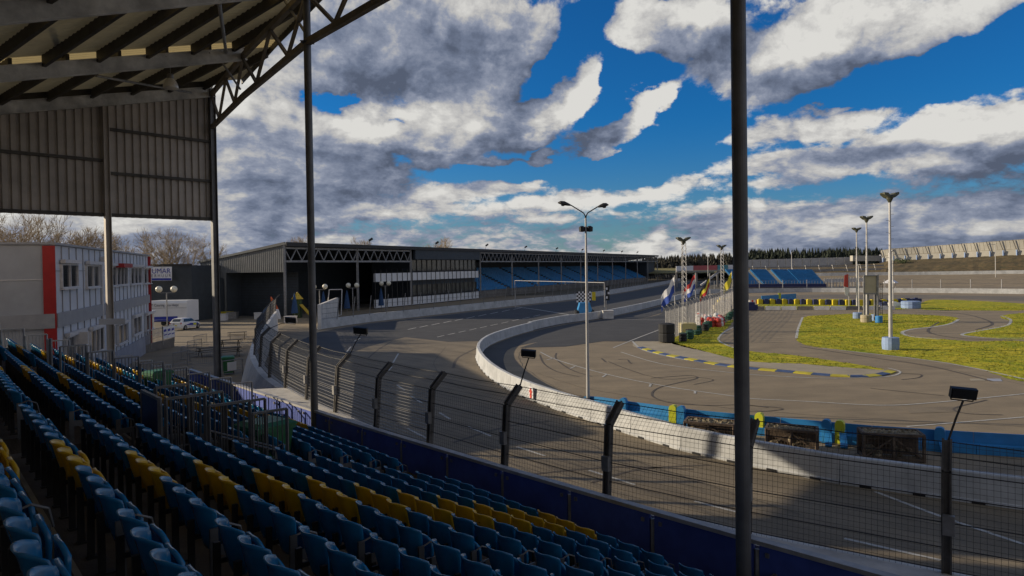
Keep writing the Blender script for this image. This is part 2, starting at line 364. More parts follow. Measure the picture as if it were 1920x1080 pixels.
for P in GPOLY:
    xs, ys = [v.x for v in P], [v.y for v in P]; x0, x1, y0, y1 = min(xs), min(75, max(xs)), min(ys), min(105, max(ys))
    ar = max(0, (x1-x0)*(y1-y0)); Pl = P[::4]
    for _ in range(int(min(60000, ar*18))):
        x, y = rnd.uniform(x0, x1), rnd.uniform(y0, y1)
        if not inside(x, y, Pl): continue
        cl = math.sin(x*.9+math.sin(y*.7)*2)*math.sin(y*1.1+math.sin(x*.5))
        if cl < rnd.uniform(-1, .6): continue
        a = rnd.uniform(0, 6.283); w_, h_ = rnd.uniform(.03, .07), rnd.uniform(.03, .085); n0 = len(tv)
        tv += [(x-w_*math.cos(a), y-w_*math.sin(a), 0), (x+w_*math.cos(a), y+w_*math.sin(a), 0), (x+rnd.uniform(-.08, .08), y+rnd.uniform(-.08, .08), h_)]; tfc.append((n0, n0+1, n0+2))
me_ = bpy.data.meshes.new('grass_tufts'); me_.from_pydata(tv, [], tfc); me_.materials.append(Mt['tuft'])
tag(link(bpy.data.objects.new('grass_tufts', me_)), 'rough grass tufts on the infield', None, None, 'stuff')
struct('concrete_apron', flat(MB(), smooth(px_poly([(1205, 655), (1186, 646), (1200, 636), (1235, 628), (1258, 640), (1330, 661), (1400, 677), (1500, 682), (1600, 690), (1655, 694), (1680, 697), (1655, 703), (1600, 704), (1500, 696), (1400, 686), (1300, 673)]), 3, True), .002), 'pale')
struct('outer_turn', flat(MB(), px_poly([(1388, 556), (1540, 552), (1720, 553), (1935, 556), (1935, 566), (1850, 562), (1775, 559), (1735, 560), (1700, 563), (1540, 558), (1400, 566)]), .003), 'yard')
# painted lines
mk = MB(); zz = .009
def line(lst, w): strip(mk, smooth([gp(x, y) for x, y in lst], 4), w, zz)
line([(1013, 660), (1042, 674), (1104, 693), (1169, 709), (1220, 719), (1276, 729), (1376, 743), (1400, 747), (1517, 753), (1649, 760), (1750, 755), (1935, 737)], .13)
line([(1164, 660), (1222, 678), (1276, 688), (1373, 699), (1400, 702), (1536, 709), (1618, 708), (1672, 705), (1688, 697), (1665, 690)], .13)
line([(1700, 800), (1800, 792), (1935, 781)], .13)
line([(1641, 922), (1760, 967), (1935, 1026)], .13)
line([(1797, 599), (1782, 607), (1750, 613), (1712, 617), (1693, 622), (1695, 627), (1715, 632), (1762, 636)], .35)
line([(1877, 592), (1893, 598), (1895, 604), (1885, 611), (1837, 620), (1806, 626), (1812, 630), (1860, 634), (1935, 634)], .3)
line([(1542, 653), (1650, 665), (1750, 677), (1830, 691), (1935, 714)], .2)
line([(1505, 595), (1497, 615), (1493, 634)], .25); line([(1376, 613), (1356, 624), (1347, 637), (1365, 648), (1400, 659)], .2)
line([(1150, 652), (1200, 632), (1245, 615)], .15); line([(1186, 640), (1205, 656), (1250, 668), (1290, 676)], .2)
line([(965, 575), (1010, 581), (1090, 594)], .3); line([(1130, 597), (1180, 599), (1250, 600)], .15)
for a in [(1025, 675, 1040, 671), (1069, 691, 1078, 687), (1130, 707, 1137, 702), (1218, 725, 1221, 719), (1303, 738, 1303, 733)]:
    line([a[:2], a[2:]], .13)
for x0, y0, x1, y1 in [(744, 722, 759, 732), (771, 743, 791, 756), (824, 774, 844, 786), (877, 800, 921, 818), (763, 803, 804, 824), (969, 838, 1022, 855), (1104, 882, 1190, 909), (1302, 940, 1380, 960), (1583, 1010, 1764, 1051), (737, 680, 747, 663), (728, 695, 735, 688), (650, 660, 658, 650), (664, 640, 676, 634), (640, 676, 645, 668)]:
    line([(x0, y0), (x1, y1)], .12)
for i in range(10):                                   # dashes down the main straight
    a = gp(765+i*22, 618-i*4.2); b = gp(780+i*22, 614.5-i*4.2); strip(mk, [a, b], .2, zz)
    a = gp(820+i*20, 632-i*4.3); b = gp(833+i*20, 629-i*4.3); strip(mk, [a, b], .15, zz)
struct('road_markings', mk, 'paint')
pt = MB()
for q in ([(1818, 710), (1845, 709.5), (1848, 714), (1820, 714)],): flat(pt, px_poly(q), .006)
struct('faded_patch', pt, 'pale')
pt = MB(); flat(pt, px_poly([(1850, 710), (1876, 710), (1880, 715), (1853, 714.5)]), .006); struct('faded_blue_patch', pt, 'plinth')
pt = MB()
for q in ([(1700, 765), (1790, 762), (1800, 772), (1706, 775)], [(840, 668), (880, 664), (884, 672), (842, 677)]): flat(pt, px_poly(q), .005)
struct('tar_patches', pt, 'track')
sm_ = MB()
for lst in ([(1010, 700), (1100, 728), (1250, 752), (1400, 768), (1600, 783), (1935, 800)], [(1015, 640), (975, 660), (985, 690), (1050, 730), (1160, 757)], [(835, 650), (815, 690), (890, 740), (1010, 790), (1150, 850), (1300, 900), (1500, 965)], [(1395, 640), (1500, 645), (1640, 668), (1780, 692), (1935, 725)]):
    L_ = smooth([gp(x, y) for x, y in lst], 8); L_ = [v+Vector((rnd.gauss(0, .05), rnd.gauss(0, .05), 0)) for v in L_]; strip(sm_, L_, .035, .0055)
struct('tar_seams', sm_, 'rubber')
sk = MB()
for lst, w in [([(1012, 665), (1020, 682), (1045, 697), (1085, 706)], .16), ([(1043, 662), (1042, 672), (1060, 687), (1080, 697), (1110, 706)], .16), ([(1141, 678), (1165, 688), (1205, 702)], .16),
            ([(1128, 672), (1136, 679)], .2), ([(1158, 674), (1175, 674), (1180, 679), (1184, 682)], .16), ([(1220, 709), (1260, 706), (1295, 704), (1307, 709), (1275, 717), (1238, 726), (1223, 736), (1228, 746), (1262, 756), (1330, 760), (1390, 759), (1440, 764)], .16),
            ([(1205, 702), (1250, 711), (1300, 708), (1330, 710), (1335, 714), (1300, 721)], .1), ([(1040, 735), (1060, 742), (1100, 743)], .14), ([(1400, 760), (1455, 764), (1465, 768), (1420, 772), (1400, 771)], .12),
            ([(1690, 700), (1725, 702), (1722, 708), (1690, 712)], .14), ([(1632, 728), (1700, 735), (1770, 742)], .14), ([(1850, 750), (1790, 765), (1810, 775), (1880, 778)], .16), ([(1600, 790), (1700, 795), (1800, 792)], .1),
            ([(690, 672), (710, 655), (735, 640)], .2), ([(1110, 905), (1200, 880), (1330, 872)], .2), ([(850, 830), (950, 800), (1030, 790)], .25), ([(990, 890), (1150, 876), (1300, 880)], .22),
            ([(1500, 650), (1620, 668), (1750, 688), (1860, 715)], .3), ([(1700, 585), (1800, 588), (1860, 605), (1830, 618)], .4), ([(1760, 604), (1740, 622), (1800, 634), (1900, 638)], .35), ([(850, 690), (860, 670), (900, 650)], .3)]:
    strip(sk, smooth([gp(x, y) for x, y in lst], 5), w*.7, .007)
struct('skid_marks', sk, 'rubber')

# kerb of yellow and blue painted blocks
kl = resample(smooth([gp(x, y) for x, y in [(1195, 652), (1235, 664), (1290, 675), (1345, 685), (1400, 692), (1480, 699), (1560, 706), (1620, 708), (1660, 704), (1682, 697)]], 6), 1.15)
kr = thing('kerb', 'kerb painted in yellow and blue blocks round the tip of the grass', 'kerb', kl[len(kl)//2])
for i, (a, b) in enumerate(zip(kl, kl[1:])):
    d = (b-a).normalized(); q = Vector((-d.y, d.x, 0)); m = MB()
    m.loft([[p+q*.0+ZU*.0, p+q*.0+ZU*.05, p+q*.5+ZU*.09, p+q*.5] for p in (a+d*.01, b-d*.01)])
    part(kr, 'kerb_block', m, 'kerbyellow' if i % 2 else 'kerbblue')

# ------------------------------------------------------------ grandstand
gs = thing('grandstand', 'covered grandstand with steel canopy, round columns and ribbed end wall', 'grandstand', st(-5, 4, 0))
NBLK = dict(o=SP.copy(), a=.8507, dt=.775, ri=.2727, z0=CAMZ-4.6678)
FBLK = dict(o=Vector((-2.8473, 16.6793, 0)), a=.8588, dt=.7446, ri=.258, z0=CAMZ-4.5655)
for B in (NBLK, FBLK):
    B['u'] = Vector((math.cos(B['a']), -math.sin(B['a']), 0)); B['n'] = Vector((-math.sin(B['a']), -math.cos(B['a']), 0))
def bp(B, s, t, z=0): return Vector((B['o'].x, B['o'].y, 0))+B['u']*s+B['n']*t+ZU*z
SH = .84
def terrace(B, s0, s1, nrow):
    m = MB(); e = MB(); F = B['z0']-SH; prof = [(-1.1, -.05), (-1.1, F)]
    for i in range(nrow):
        t = B['dt']*i
        z = F+B['ri']*i; zn = z+B['ri']; tb = t+B['dt']*.42
        prof += [(tb, z), (tb, zn)]
    prof += [(B['dt']*(nrow-1)+1.5, F+B['ri']*nrow), (B['dt']*(nrow-1)+1.5, -.05)]
    m.loft([[bp(B, s, t, z) for t, z in prof] for s in (s0, s1)])
    part(gs, 'terrace', m, 'terrace')
    for i in range(nrow):
        tb = B['dt']*(i+.42); z = F+B['ri']*(i+1)
        e.bar(bp(B, s0, tb-.012, z-.02), bp(B, s1, tb-.012, z-.02), .05, .06)
    part(gs, 'step_nosing', e, 'edge')
terrace(NBLK, -.35, 15, 13)
terrace(FBLK, -20, -1.22+1.9-.35-.45, 13)
# columns
C0 = dp(404, 505, 35.2); C0.z = 0; C1 = st(-8.29, -.8); C2 = st(6.96, -.8); C3 = st(22.2, -.8)
for p in (C1, C2, C3):
    m = MB().tube(p, p+ZU*16, .118, 20); m.tube(p+ZU*1.7, p+ZU*1.74, .24, 20); m.box(p+ZU*14.5, (.36, .36, .03)); part(gs, 'column', m, 'column', sm=False)
GD = Vector((-.675, -.738, 0)).normalized()           # direction of the end wall and the rafters, front to back
UD = Vector((GD.y, -GD.x, 0)) if GD.y*1 < 0 else None
PD = Vector((-.752, .66, 0)); PD = Vector((-math.cos(math.atan2(.675, .738)), math.sin(math.atan2(.675, .738)), 0))
def hbeam(m, p, q, w, h, tw=.03):                      # H section: two flanges and a web
    p, q = Vector(p), Vector(q); Y = (q-p).normalized(); up = ZU if abs(Y.z) < .95 else Vector((GD.x, GD.y, 0))
    X = Y.cross(up).normalized(); Z = X.cross(Y)
    for s in (-1, 1): m.bar(p+Z*s*(h-tw)/2, q+Z*s*(h-tw)/2, w, tw, up)
    return m.bar(p, q, tw, h-2*tw, up)
m = hbeam(MB(), C0, C0+ZU*16.4, .26, .28); part(gs, 'column', m, 'column')
G1 = C0+GD*4.9
m = hbeam(MB(), G1-GD*0, G1+ZU*14.75, .25, .25); part(gs, 'column', m, 'clad')
G2 = C0+GD*13.6
m = hbeam(MB(), G2, G2+ZU*12.4, .25, .25); part(gs, 'column', m, 'clad')
# front truss (bottom chord 14.55, top chord 16.1)
TN = [C0, (C0+C1)/2+Vector((-.35, .3, 0)), C1, (C1+C2)/2, C2, (C2+C3)/2, C3]
BZ, TZ = 14.5, 16.15
for a, b in zip(TN, TN[1:]):
    m = MB(); m.bar(a+ZU*BZ, b+ZU*BZ, .17, .2); m.bar(a+ZU*TZ, b+ZU*TZ, .17, .2)
    n = 2
    for k in range(n):
        p0, p1, pm = a.lerp(b, k/n), a.lerp(b, (k+1)/n), a.lerp(b, (k+.5)/n)
        m.bar(p0+ZU*(TZ-.09), pm+ZU*(BZ+.09), .11, .1); m.bar(pm+ZU*(BZ+.09), p1+ZU*(TZ-.09), .11, .1)
    part(gs, 'truss', m, 'trussm')
# rafters: front end on the truss, back end lower (levels surveyed at both ends of each beam)
def zat(p, y): return CAMZ+ray(PCX, y).z*0 if False else dp(proj((p.x, p.y, 10))[0], y, p.y).z
def hit_left(N, y0):                       # where the beam crosses the left limit of the survey
    lo, hi = 0.0, 14.0
    for _ in range(40):
        k = (lo+hi)/2; q = proj((N+GD*k)+ZU*14)
        if q is None or q[0] < 0: hi = k
        else: lo = k
    P = N+GD*lo; return lo, dp(0, y0, P.y).z
RAF = []; slope = .3
for i, N in enumerate(TN):
    if i < 3:
        zf = zat(N, (181, 112, -14)[i]); k, zb_ = hit_left(N, (214, 153, 44)[i]); slope = (zf-zb_)/k
    f = N+ZU*(zf+.26); b = N+GD*14.5+ZU*(zf+.26-slope*14.5); RAF.append((f, b))
    m = hbeam(MB(), f-GD*.1, b, .22, .52); part(gs, 'rafter', m, 'beam')
# purlins and roof sheeting, bay by bay
def on(r, k): f, b = r; return f.lerp(b, k/14.5)
for i, (r0, r1) in enumerate(zip(RAF, RAF[1:])):
    d = MB()
    ext = 1.3
    nU, nV = 26, 2
    W_ = (r1[0]-r0[0]).length
    prof = []
    nr = 96
    def rp(u, k): return on(r0, k).lerp(on(r1, k), u)+ZU*.5
    pts = []; d2 = MB(); cut = int(nr*(.7 if i == 1 else .84))
    for j in range(nr+1):                               # small ribs running up the slope
        u = j/nr; h = (.0, .035, .035, .0)[j % 4]
        pts.append([rp(u, k)+ZU*h for k in (-1.6, 6, 14.5)])
    for jj, (A, B_) in enumerate(zip(pts, pts[1:])):
        for q in range(2): (d2 if jj >= cut else d).quad(A[q], A[q+1], B_[q+1], B_[q])
    part(gs, 'roof_sheet', d, 'deck'); part(gs, 'rooflight_strip', d2, 'rooflight')
    for k in range(10):
        kk = .4+k*1.68; m = MB(); u1 = min(1, (kk+1.5)/2.4)
        a = on(r0, min(kk, 14.4))+ZU*.3; b = on(r1, kk-2.4)+ZU*.3
        if kk > 14.4: a = a.lerp(b, (kk-14.4)/2.4)
        if kk-2.4 < -1.5: b = a.lerp(b, u1)
        m.bar(a, b, .12, .4); part(gs, 'purlin', m, 'purlin')
    m = MB(); m.bar(rp(0, -1.6)-ZU*.08, rp(1, -1.6)-ZU*.08, .06, .34); part(gs, 'fascia', m, 'purlin')
# end wall: ribbed sheeting between the eaves beam and 9.7 m, with girts
def ribbed(m, p, L, zb, ztf, pitch=.34, depth=.09, out=Vector((0, 0, 1))):
    n = int(L/pitch)
    for i in range(n):
        a = p+GD*(i*pitch); q = [(0, 0), (.5, 0), (.58, 1), (.92, 1), (1, 0)]
        for (u0, d0), (u1, d1) in zip(q, q[1:]):
            A = a+GD*u0*pitch+out*d0*depth; B_ = a+GD*u1*pitch+out*d1*depth
            m.quad(A+ZU*zb, B_+ZU*zb, B_+ZU*ztf((A-p).length), A+ZU*ztf((A-p).length))
    return m
OUT = Vector((-GD.y, GD.x, 0))
if OUT.dot(Vector((1, -1, 0))) > 0: OUT = -OUT          # away from the seats
_sl = (RAF[0][0].z-RAF[0][1].z)/14.5
ez = lambda l: RAF[0][0].z-_sl*l+.5
m = ribbed(MB(), C0+GD*.12+OUT*.14, 14.2, 9.75, ez, out=OUT); part(gs, 'end_cladding', m, 'clad')
for z0, l0, l1 in [(9.85, .1, 13.6), (11.75, .1, 4.8), (13.75, .1, 4.8), (12.3, 5, 13.6)]:
    m = MB().bar(C0+GD*l0+OUT*.07+ZU*z0, C0+GD*l1+OUT*.07+ZU*z0, .1, .13); part(gs, 'girt', m, 'purlin')
m = MB().bar(RAF[0][0]+ZU*.38, RAF[0][1]+ZU*.38, .1, .3); part(gs, 'closing_strip', m, 'purlin')
# braces between the rafters
for a, b, r in [((50, 40, 21.0), (130, 120, 25.5), .06), ((180, 142, 25.9), (358, 174, 33.2), .05), ((411, 6, 20.5), (424, 99, 28.6), .06), ((417, 118, 29.0), (451, 168, 29.3), .045), ((530, -5, 24.5), (573, 62, 22.6), .05)]:
    m = MB().tube(dp(*a), dp(*b), r, 8); part(gs, 'brace', m, 'galv')
# lamp under the roof
lp = dp(320, 166, 29.5)
hl = thing('pendant_lamp', 'bell shaped metal lamp hanging under the stand roof beside the end wall', 'lamp', lp)
m = MB(); m.smooth = True; m.lathe(lp, [(.30, 0), (.31, .03), (.29, .16), (.22, .32), (.14, .4), (.14, .41)], 20); part(hl, 'lamp_shade', m, 'lampmetal', sm=True)
m = MB().lathe(lp, [(.12, .4), (.13, .42), (.13, .58), (.09, .62)], 14); m.tube(lp+ZU*.6, lp+ZU*1.15, .02, 6); part(hl, 'lamp_housing', m, 'galv')
m = MB().lathe(lp, [(.27, .02), (.27, .05), (.01, .06)], 16); part(hl, 'lens', m, 'globe')
# unseen rear wall behind the camera, raised to keep sun off the front boards
m = MB(); m.box((st(-3, 11.6, 6.1)), (38, .15, 12.2), (UR, NB, ZU)); part(gs, 'unseen_rear_wall', m, 'clad')
m = MB().bar(C0+GD*12.3+OUT*.14+ZU*6.8, C0+GD*14.6+OUT*.14+ZU*6.8, .06, 5.9); part(gs, 'end_cladding', m, 'clad')  # unseen lower sheet, added to shade part of the front wall

# ------------------------------------------------------------ front wall with blue boards
wl = [gp(x, y, 2.6) for x, y in [(380, 703), (420, 715), (520, 750), (640, 788), (800, 839), (960, 887), (1160, 945), (1300, 985), (1500, 1040)]]
wl = [st(-21.5, -.7)]+[Vector((p.x, p.y, 0)) for p in wl]+[st(11, -1.75), st(15, -2.2)]
# even out survey noise: fit (s,t) smoothly
def sT(p): q = p-SP; return q.dot(UR), q.dot(NB)
wl = [st(s, -.82-.028*max(0, s+6)-.0022*max(0, s+2)**2) for s in [x*2.02-21.4 for x in range(19)]]
fw = thing('front_wall', 'low wall of blue boards in steel frames along the foot of the stand', 'wall', st(-4, -1, 0))
for i, (a, b) in enumerate(zip(wl, wl[1:])):
    d = (b-a).normalized(); q = Vector((-d.y, d.x, 0))
    m = MB().bar(a+d*.05+ZU*2.06, b-d*.05+ZU*2.06, .04, 1.08); part(fw, 'board', m, 'hoard')
    m = MB().bar(a+ZU*1.1, a+ZU*2.5, .07, .07); m.bar(a+d*.16-q*.03+ZU*2.45, a+d*.22-q*.03+ZU*2.45, .05, .07); m.bar(b-d*.22-q*.03+ZU*2.45, b-d*.16-q*.03+ZU*2.45, .05, .07); part(fw, 'post', m, 'galv')
m = MB(); m.loft([[p+NB*.08+ZU*2.6, p+NB*.08+ZU*2.67, p-NB*.09+ZU*2.67, p-NB*.09+ZU*2.6] for p in wl]); part(fw, 'capping', m, 'galvlight')
# outer track wall: ledge behind the fence and the face down to the track
led = MB(); F2 = smooth(FP[:11], 3)
ow = thing('track_wall', 'pale concrete retaining wall carrying the tall catch fence', 'wall', FP[6])
def nearest_wall(p):
    s, t = sT(p); return st(s, max(t+.15, min(t+1.25, -.95-.028*max(0, s+6)-.0022*max(0, s+2)**2)))
secs = []
for i, p in enumerate(F2):
    d = (F2[min(i+1, len(F2)-1)]-F2[max(0, i-1)]); d.z = 0; d.normalize(); q = Vector((-d.y, d.x, 0)); q = q if q.dot(Vector((.5, .6, 0))) > 0 else -q
    p0 = Vector((p.x, p.y, 0)); w = nearest_wall(p)
    secs.append([w-ZU*.0, w+ZU*2.50, p0+ZU*2.4, p0+q*.22+ZU*2.36, p0+q*.30+ZU*0])
led.loft(secs, closed=False, caps=False); part(ow, 'concrete_ledge', led, 'whiteold')
F3 = smooth(FP[10:], 3); led = MB(); secs = []
for i, p in enumerate(F3):
    d = (F3[min(i+1, len(F3)-1)]-F3[max(0, i-1)]); d.z = 0; d.normalize(); q = Vector((-d.y, d.x, 0))
    p0 = Vector((p.x, p.y, 0)); secs.append([p0+q*.9, p0+q*.5+ZU*1.6, p0+q*.25+ZU*2.36, p0-q*.25+ZU*2.36, p0-q*.3])
led.loft(secs, closed=False, caps=False); part(ow, 'concrete_ledge', led, 'whiteold')

# ------------------------------------------------------------ catch fence
cf = thing('catch_fence', 'tall wire catch fence with kinked steel posts along the track edge', 'fence', FP[7]-ZU*0)
def fence_frame(i):
    p = FP[i]; d = FP[min(i+1, len(FP)-1)]-FP[max(0, i-1)]; d.z = 0; d.normalize(); q = Vector((-d.y, d.x, 0))
    ctr = gp(960, 700); q = q if q.dot(ctr-p) > 0 else -q
    if i > 12: q = Vector((d.y, -d.x, 0)); q = q if q.x > 0 else -q
    lean = .12
    return p, q, [p, p+q*lean+ZU*1.52, p+q*(lean+.42)+ZU*1.92]
for i in range(len(FP)):
    p, q, (a, b, c) = fence_frame(i); d = Vector((q.y, -q.x, 0)); m = MB()
    for s in (-.055, .055):
        m.bar(a+d*s-ZU*.1, b+d*s, .03, .13, q); m.bar(b+d*s, c+d*s, .03, .13, ZU)
    m.bar(a+d*0-ZU*.1, b, .09, .05, q); m.bar(b, c, .09, .05)
    part(cf, 'fence_post', m, 'fencepost')
    m = MB().box(a+(b-a)*.5-q*.1+d*.03, (.16, .1, .3), (d, q, ZU)); part(cf, 'junction_plate', m, 'galv')
def lerp3(A, B, u): return [x.lerp(y, u) for x, y in zip(A, B)]
for i in range(len(FP)-1):
    A, B_ = fence_frame(i)[2], fence_frame(i+1)[2]; L = (A[0]-B_[0]).length; dist = A[0].length
    m = MB(); st_ = .085 if dist < 22 else .11 if dist < 34 else .16; rr = .0027 if dist < 26 else .0045
    n = int(L/st_)
    for k in range(1, n):
        x = lerp3(A, B_, k/n)
        for u, v in ((x[0], x[1]), (x[1], x[2])): m.tube(u, v, rr, 3, cap=False)
    hm = m if i < 6 else MB(); hr = rr if i < 6 else .008
    for zf in [j/int(1.5/st_) for j in range(1, int(1.5/st_))]:
        hm.tube(A[0].lerp(A[1], zf), B_[0].lerp(B_[1], zf), hr, 3, cap=False)
    if i >= 6: part(cf, 'horizontal_wires', hm, 'galvlight')  # lighter steel and thicker wire stand in for sun on the far panels
    nk = int(.58/st_)
    for zf in [j/nk for j in range(1, nk)]: m.tube(A[1].lerp(A[2], zf), B_[1].lerp(B_[2], zf), rr, 3, cap=False)
    part(cf, 'wire_mesh', m, 'wire')
    m = MB()
    for zf in (.03, .25, .5, .75, .99):
        m.tube(A[0].lerp(A[1], zf), B_[0].lerp(B_[1], zf), .0095, 5, cap=False)
    for zf in (.5, .97):
        a, b = A[1].lerp(A[2], zf), B_[1].lerp(B_[2], zf); mid = (a+b)/2-ZU*.03; m.tube(a, mid, .009, 5, cap=False); m.tube(mid, b, .009, 5, cap=False)
    part(cf, 'cable', m, 'cable')

# floodlights on thin stalks above the fence posts
def floodlight(i, tip, label, w=.5):
    p, q, (a, b, c) = fence_frame(i); h = dp(*tip, c.y)
    t = thing('floodlight', label, 'floodlight', c, 0, 'floodlights on the catch fence posts')
    m = MB().path([c-ZU*.05, c.lerp(h, .5)+Vector((.02, 0, 0)), h-ZU*.12], .017, 6); part(t, 'stalk', m, 'darksteel')
    X = Vector((.95, -.25, -.08)).normalized(); Y = Vector((.25, .95, .25)).normalized(); Z = X.cross(Y)
    m = MB().box(h, (w, .09, w*.46), (X, Y, Z)); m.box(h-Y*.05, (w*.9, .02, w*.38), (X, Y, Z)); part(t, 'lamp_head', m, 'black')
    m = MB().path([h-X*w*.42-Z*w*.22, h-X*w*.42-Z*w*.34, h+X*w*.42-Z*w*.34, h+X*w*.42-Z*w*.22], .01, 5); part(t, 'bracket', m, 'darksteel')
    for k in range(5):
        pass
floodlight(2, (1806, 737), 'black floodlight on a stalk at the right edge, above the dark cages', .37)
floodlight(5, (991, 662), 'black floodlight on a stalk in front of the hairpin of the white barrier', .36)
floodlight(8, (676, 620), 'grey floodlight on a stalk near the round column', .5)
floodlight(12, (545, 600), 'small floodlight on a stalk at the far bend of the fence', .6)
# ------------------------------------------------------------ seats
def seat_meshes(col):
    n0 = Vector((0, 1, 0))
    def back(u, v):
        w = .78+.22*min(1, v*1.5)**.8; x = u*.222*w
        if v < .15: x *= .80+.20*(v/.15)**.6
        z = .37+.46*v-.06*max(0, (abs(u)-.5)/.5)**2*v+.012*abs(u)*v
        y = .15*abs(u)**2.9*(.4+.6*v)-.09*v+.03*(1-v)**2
        if v > .88: y -= .016*((v-.88)/.12)**1.5
        return Vector((x, y, z)), Vector((-u*.5, 1, .15)).normalized()
    def pan(u, v):
        x = u*.205*(.9+.1*math.sin(v*2.6)); z = .36+.31*v-.08*max(0, (abs(u)-.4)/.6)**2.2*v; y = .175+.05*(1-u*u)*math.sin(v*3.1)-.05*v+.05*v*abs(u)**2.5
        return Vector((x, y, z)), Vector((0, 1, .1)).normalized()
    b = MB().sheet(back, 20, 12, .017); p = MB().sheet(pan, 10, 5, .038)
    return b.mesh('backrest', col, None, True), p.mesh('seat_pan', col, None, True)
SEATM = {c: seat_meshes(c) for c in ('seatblue', 'seatyellow')}
m = MB(); m.box((-.25, -.03, .29), (.04, .06, .58)); m.box((-.25, .07, .40), (.025, .24, .045)); m.box((-.25, .0, .01), (.09, .14, .02))
POSTM = m.mesh('leg', 'darksteel')
m = MB(); m.box((.25, .03, .31), (.03, .075, .62)); m.box((.25, .14, .40), (.02, .3, .1)); m.box((.25, .27, .2), (.03, .05, .4)); m.path([Vector((.25, .02, .6)), Vector((.25, .16, .64)), Vector((.25, .28, .58)), Vector((.25, .31, .42))], .011, 6)
ENDM = m.mesh('end_bracket', 'endsteel')
m = MB(); m.box((-.25, .03, .31), (.03, .075, .62)); m.box((-.25, .14, .40), (.02, .3, .1)); m.box((-.25, .27, .2), (.03, .05, .4)); m.path([Vector((-.25, .02, .6)), Vector((-.25, .16, .64)), Vector((-.25, .28, .58)), Vector((-.25, .31, .42))], .014, 6)
ENDL = m.mesh('end_bracket', 'galv')
HEARTM = None
SEATS = []
def blk(B, name, s0, cnt, rows, yel, nrow0=0):
    for i in rows:
        for j in range(cnt):
            p = bp(B, s0+B.get('p', .5)*j+.25, B['dt']*i, B['z0']-SH+B['ri']*i)
            if name == 'right' and i == 0 and j > 1: continue
            q = proj(p+ZU*.7)
            if not q or q[2] < 1.0: continue
            if not (-60 < q[0] < 1980 and 560 < q[1] < 1190): continue
            SEATS.append(dict(p=p, d=q[2], rz=-B['a'], col='seatyellow' if j in yel else 'seatblue', row=i, j=j, n=cnt, blk=name, q=q))
blk(NBLK, 'mid', 0.0, 12, range(0, 12), (6, 7, 8))
blk(dict(NBLK, p=.55), 'right', 6.25, 11, range(0, 12), ())
blk(FBLK, 'far', -10.5, 21, range(0, 12), (8, 9, 10))
blk(FBLK, 'end', -19.0, 14, range(0, 12), (6, 7, 8, 9))
SEATS = [s for s in SEATS if not (s['blk'] == 'right' and s['p'].length < 8.2 and (s['p']-Vector((0, 0, s['p'].z))).length < 1.2)]
SEATS.sort(key=lambda s: s['d'])
NEAR = SEATS[:298]; FARS = SEATS[298:]
protos = {}
def build_seat(s):
    end = 'R' if s['j'] == s['n']-1 else ''
    key = (s['col'], end)
    if key not in protos:
        r = bpy.data.objects.new('stadium_seat', None); r.empty_display_size = .2; COL.objects.link(r)
        for nm, me in (('backrest', SEATM[s['col']][0]), ('seat_pan', SEATM[s['col']][1])): link(bpy.data.objects.new(nm, me), r)
        if end == 'L': link(bpy.data.objects.new('end_bracket', ENDL), r)
        else: link(bpy.data.objects.new('leg', POSTM), r)
        if end == 'R': link(bpy.data.objects.new('end_bracket', ENDM), r)
        protos[key] = r
    else: r = copy_tree(protos[key])
    r.location = s['p']; r.rotation_euler = (R(rnd.uniform(-.9, .9)), 0, s['rz']+R(rnd.uniform(-1.5, 1.5)))
    for ch in r.children:
        if ch.name.startswith('seat_pan'): ch.rotation_euler.x = R(rnd.choice((0, 0, -1.5, 2, -3.5)))
    c = 'yellow' if s['col'] == 'seatyellow' else 'blue'
    row = ORD[s['row']]
    if s['blk'] == 'mid': w = '%s from the railed stairway in the %s row, middle block' % (ORD[s['j']], row)
    elif s['blk'] == 'right': w = '%s from the narrow gap in the %s row, right-hand block' % (ORD[s['j']], row)
    elif s['blk'] == 'far': w = '%s left of the railed stairway in the %s row' % (ORD[s['n']-1-s['j']], row)
    else: w = '%s seat from the far aisle in the %s row, end block' % (ORD[s['n']-1-s['j']], row)
    tag(r, '%s folding seat, %s' % (c, w), 'seat', 'rows of folding stadium seats')
    return r
for s in NEAR:
    r = build_seat(s)
    if s['blk'] == 'mid' and s['row'] == 3 and s['j'] == 8:
        m = MB(); pts = []
        for k in range(24):
            a = 2*math.pi*k/24; x = 16*math.sin(a)**3; y = 13*math.cos(a)-5*math.cos(2*a)-2*math.cos(3*a)-math.cos(4*a)
            pts.append(Vector((.02+x*.0022, -.052-(.003*y/16), .70+y*.0022)))
        m.prism(pts, (0, -.008, 0)); lpart(r, 'heart_sticker', m, 'black')
        r['label'] = 'yellow folding seat with a small dark heart on its back'
m = MB(); ids = []
for s in FARS:
    rot = Matrix.Translation(s['p']) @ Matrix.Rotation(s['rz'], 4, 'Z')
    for me, mi in ((SEATM[s['col']][0], 0 if s['col'] == 'seatblue' else 1), (SEATM[s['col']][1], 0 if s['col'] == 'seatblue' else 1), (POSTM, 2)):
        n = len(m.f); m.add([rot @ v.co for v in me.vertices], [tuple(p.vertices) for p in me.polygons]); ids += [mi]*(len(m.f)-n)
if m.v:
    me = m.mesh('distant_seats', ['seatblue', 'seatyellow', 'darksteel'], None, True); me.polygons.foreach_set('material_index', ids)
    o = link(bpy.data.objects.new('distant_seats', me)); tag(o, 'farthest blue and yellow folding seats massed at the end of the stand', 'seats', None, 'stuff')

